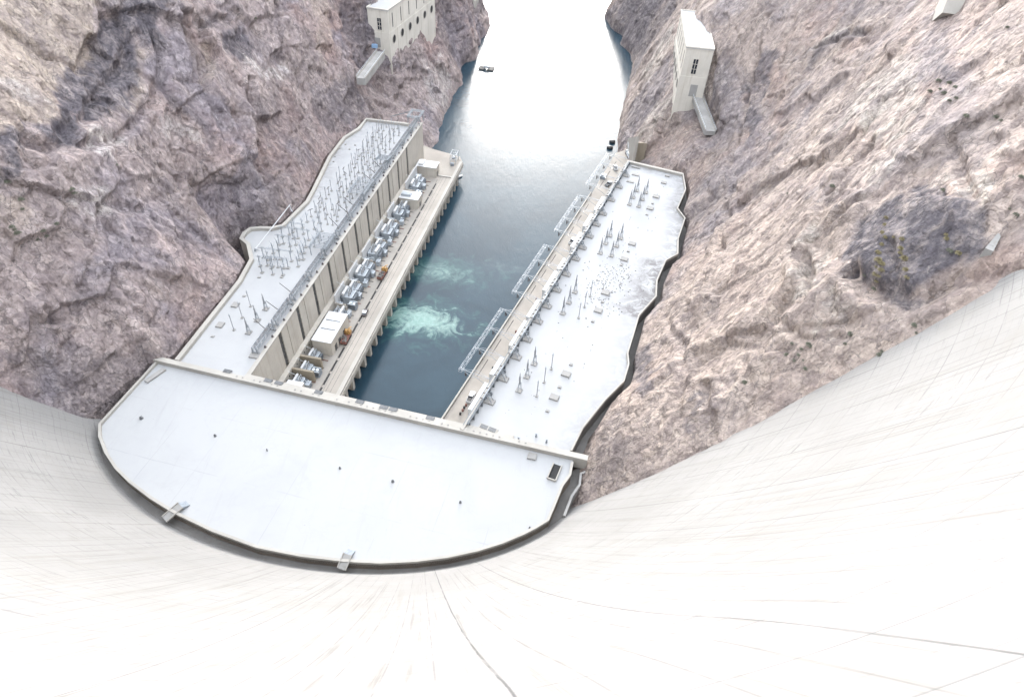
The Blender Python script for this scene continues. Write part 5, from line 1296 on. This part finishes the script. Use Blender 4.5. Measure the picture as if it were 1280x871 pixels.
# ================================================================== valve houses on the canyon walls
def valve_house(label, c0, c1, c2, z0, z1, n, flip):
    """c0: corner by river and camera, c1: far river corner, c2: near corner at the cliff"""
    c0, c1, c2 = (np.array(c) for c in (c0, c1, c2))
    ey = (c1-c0); L = np.linalg.norm(ey); ey /= L; ex = np.array([ey[1], -ey[0]]);  W = float((c2-c0)@ex)
    rz = math.atan2(ey[1], ey[0])-math.pi/2
    t = thing('valve_house', label, 'valve house', (c0[0], c0[1], z0), rz); H = z1-z0; sg = 1 if W > 0 else -1; W = abs(W)
    def bx(mb, x0, x1, y0, y1, a, b): x0, x1 = sorted((x0*sg, x1*sg)); mb.box(x0, x1, y0, y1, a, b)
    D = W
    mb = MB(); bx(mb, 0, D, 0, L, -14, H*.5); bx(mb, .18, D, .18, L-.18, H*.5, H-.6); bx(mb, 0, D, 0, L, H-.6, H-.02)
    for i in range(n+1): y = .0+L*i/n; bx(mb, -.12, 0, max(0, y-.35), min(L, y+.35), -14, H*.5-.01)
    mb.build('wall', M['valve'], t)
    mb = MB(); bx(mb, -.2, W+.2, -.2, L+.2, H, H+.35); mb.build('roof', M['roof_plain'], t)
    mb = MB()
    for a0, a1, b0, b1 in ((-.25, .2, -.25, L+.25), (W-.2, W+.25, -.25, L+.25), (.21, W-.21, -.25, .2), (.21, W-.21, L-.2, L+.25)): bx(mb, a0, a1, b0, b1, H+.351, H+.9)
    mb.build('coping', M['valve'], t)
    for i in range(n):
        y = L*(i+.5)/n
        mb = MB(); bx(mb, .10, .175, y-.45, y+.45, H*.58, H*.9); mb.build('slit_window', M['slot'], t)
        mb = MB(); mb.tube((-.03*sg, y, H*.30), (.3*sg, y, H*.30), 2.15, 20); mb.build('valve_opening', M['dark'], t)
        mb = MB()
        for q in range(20):
            a, b = 2*math.pi*q/20, 2*math.pi*(q+1)/20
            mb.bar((-.1*sg, y+2.25*math.cos(a), H*.30+2.25*math.sin(a)), (-.1*sg, y+2.25*math.cos(b), H*.30+2.25*math.sin(b)), .3, .3)
        mb.build('opening_rim', M['cream_light'], t)
    wx = W*.45
    f = MB(); bx(f, wx-1.3, wx+1.3, .1, .175, H*.55, H*.82); fo = f.build('window', M['glass'], t)
    g = MB()
    for xx in (-1.3, 0, 1.3): bx(g, wx+xx-.1, wx+xx+.1, .02, .098, H*.55, H*.82)
    for zz in (.55, .64, .73, .82): bx(g, wx-1.5, wx+1.5, .0, .018, H*zz-.1, H*zz+.1)
    g.build('frame', M['valve'], fo)
    mb = MB(); bx(mb, wx+.2, wx+4.0, -.05, 0.0, H*.14, H*.36); mb.build('door', M['grey'], t)
    return t, W, sg, ex, ey
vR = valve_house('pale valve house on the right canyon wall, long white roof towards the camera', (78.1, 344.5), (84.1, 405.0), (91.9, 342.5), 44.0, 72.0, 6, 1)
vL = valve_house('pale valve house on the left canyon wall with a row of round openings', (-80.9, 385.2), (-64.4, 455.0), (-93.2, 387.6), 44.0, 67.5, 6, -1)
# access ramps to their doors
def access(label, A, B, w_, z0, zdrop, rail):
    """a walled ramp whose centre line runs A to B"""
    A, B = np.array(A, float), np.array(B, float); d = (B-A)[:2]; L = np.linalg.norm(d); rz = math.atan2(d[1], d[0])-math.pi/2
    t = thing('access_bridge', label, 'bridge', (A[0], A[1], 0), rz)
    mb = MB(); mb.hexa([(-w_/2, 0, A[2]-zdrop), (w_/2, 0, A[2]-zdrop), (w_/2, L, B[2]-zdrop), (-w_/2, L, B[2]-zdrop), (-w_/2, 0, A[2]), (w_/2, 0, A[2]), (w_/2, L, B[2]), (-w_/2, L, B[2])]); mb.build('deck', M['grey'], t)
    for sx in (-1, 1):
        mb = MB(); mb.bar((sx*w_/2, 0, A[2]+.35), (sx*w_/2, L, B[2]+.35), .35, .75); mb.build('kerb', M['cream_light'], t)
        mb = MB(); n = int(L/2.2)
        for i in range(n+1):
            z = A[2]+(B[2]-A[2])*i/n; mb.bar((sx*w_/2, L*i/n, z+.7), (sx*w_/2, L*i/n, z+1.5), .12)
        mb.tube((sx*w_/2, 0, A[2]+1.5), (sx*w_/2, L, B[2]+1.5), .06, 5); mb.build('railing', M['galv_pale'], t)
    return t
access('long grey access bridge slanting down from the right valve house door', (*at(868, 111, 48.2)[:2], 48.2), (*at(888, 164, 46.0)[:2], 46.0), 5.2, 46, 2.2, 1)
access('grey access bridge curving to the left valve house door', (*at(476, 65, 47.6)[:2], 47.6), (*at(451, 98, 49.0)[:2], 49.0), 4.6, 46, 3.5, 1)
x, y, z = at(468.5, 60, 47.8)
mb = MB(); mb.box(-1.6, 1.6, -.9, .9, 0, 1.7); mb.box(-1.4, 1.0, -.7, .7, 1.7, 2.0); o = mb.build('supply_crate', M['blue'], None); o.location = (x, y, z); tag(o, 'faded blue crate beside the left valve house door', 'crate')

# ================================================================== concrete, posts and shrubs on the cliffs
def wedge(label, tree, px, py, w_, l_, h, rz, tilt, name='anchor_block', mat='cream_light'):
    p, nrm = on_cliff(tree, px, py)
    mb = MB(); mb.hexa([(-w_*.55, -l_/2, -3), (w_*.55, -l_/2, -3), (w_*.35, l_/2, -3), (-w_*.35, l_/2, -3), (-w_*.5, -l_/2, h*.5), (w_*.5, -l_/2, h*.5), (w_*.18, l_/2, h), (-w_*.18, l_/2, h)])
    for i in range(3): y = -l_*.3+i*l_*.25; mb.box(-w_*.3, w_*.3, y, y+.12, h*.5, h*.66+.05*i)
    o = mb.build(name, M[mat]); o.location = p; o.rotation_euler = (tilt, 0, rz); tag(o, label, 'concrete block'); return o
wedge('pale concrete wedge high on the right canyon wall near the upper edge', treeR, 1183, 12, 5.0, 14, 5, -.25, -.5)
wedge('small pale concrete chute on the right wall just above the dam', treeR, 1242, 304, 1.5, 5.5, 1.3, -.7, .3, mat='grey')
wedge('slim pale concrete post far out on the left canyon wall beside the river', treeL, 594, 6, 3.0, 10, 4.5, -.3, -.4)
def leaf_mat(name, a, b):
    n = NT(name); return n.done(n.mix(n.mr(n.noise(2.2, 3), .35, .65, 0, 1), a, b), .8, spec=.2)
M['shrub_y'] = leaf_mat('dry_yellow_leaves', (.17, .15, .085), (.27, .235, .14)); M['shrub_g'] = leaf_mat('grey_green_leaves', (.11, .12, .09), (.18, .185, .145)); M['twig'] = plain('twig_bark', (.16, .12, .09), .9)
def shrub_src(name, label, mat, seed, grp):
    r_ = np.random.default_rng(seed); t = thing(name, label, 'shrub', (0, 0, 0), 0, grp)
    mb = MB()
    for i in range(9):
        a = r_.uniform(0, 6.28); e = r_.uniform(.25, .9); L = r_.uniform(.5, .95)
        mb.tube((0, 0, -.2), (math.cos(a)*e*L, math.sin(a)*e*L, L*.9), .05, 4, .02)
    mb.build('stem', M['twig'], t)
    mb = MB()
    for i in range(260):
        a = r_.uniform(0, 6.28); rad = r_.uniform(.15, 1.0)**.6; z = r_.uniform(.1, 1)
        c = Vector((math.cos(a)*rad*(1.05-.4*z), math.sin(a)*rad*(1.05-.4*z), z*1.05*(1-.35*rad)+r_.normal(0, .06)))
        d1 = Vector(r_.normal(0, 1, 3)).normalized()*.17; d2 = d1.cross(Vector(r_.normal(0, 1, 3))).normalized()*.10
        mb.add([c-d1, c+d2, c+d1, c-d2], [(0, 1, 2, 3)])
    mb.build('foliage', mat, t)
    return t
sy = shrub_src('desert_shrub', 'yellowed desert shrub in the band crossing the dark rock on the right wall', M['shrub_y'], 1, 'yellow shrubs on the dark right rock')
sg_ = shrub_src('desert_shrub', 'grey green desert shrub growing on the tan right canyon wall', M['shrub_g'], 2, 'grey green shrubs on the right wall')
sl = shrub_src('desert_shrub', 'grey green desert shrub low on the far left edge of the left wall', M['shrub_g'], 3, 'green shrubs on the left wall')
YS = [(1108,272),(1105,280),(1103,290),(1106,296),(1102,304),(1098,316),(1096,326),(1094,334),(1100,338),(1099,346),(1096,352),(1128,300),(1126,312),(1130,324),(1132,336),(1133,346),(1182,294),(1184,300),(1098,330),(1104,331),(1124,318),(1197,317),(1095,344),(1118,296)]
GS = [(1180,118),(1186,126),(1176,112),(1192,110),(1172,100),(1185,105),(1246,148),(1250,151),(1258,36),(1260,262),(1270,268),(1188,315),(1206,147),(1000,438),(996,444),(1004,450),(992,452),(985,445),(1012,432),(1100,446),(1102,440),(1143,408),(1145,415),(990,430),(1008,460),(1094,362),(1080,345),(930,478),(962,168),(985,242),(1040,233),(1180,238),(1164,118),(1196,122),(1056,430),(1062,418),(1275,220)]
GL = [(18,287),(22,292),(14,284),(28,262),(52,290),(58,294),(90,238),(92,241),(26,250),(10,226),(146,206),(320,24),(46,300),(70,280)]
def strew(src, pts, tree, smin, smax):
    k = 0
    for px, py in pts:
        for j in range(1):
            p, nrm = on_cliff(tree, px+rng.normal(0, 1), py+rng.normal(0, 1))
            if p is None: continue
            o = src if k == 0 else dup(src, (0, 0, 0), 0); k += 1
            s_ = rng.uniform(smin, smax); o.location = p-nrm*.1*0; o.scale = (s_, s_*rng.uniform(.8, 1.2), s_*rng.uniform(.6, .9)); o.rotation_euler = (0, 0, rng.uniform(0, 6.28))
strew(sy, YS, treeR, .5, 1.0); strew(sg_, GS, treeR, .35, .95); strew(sl, GL, treeL, .5, 1.1)
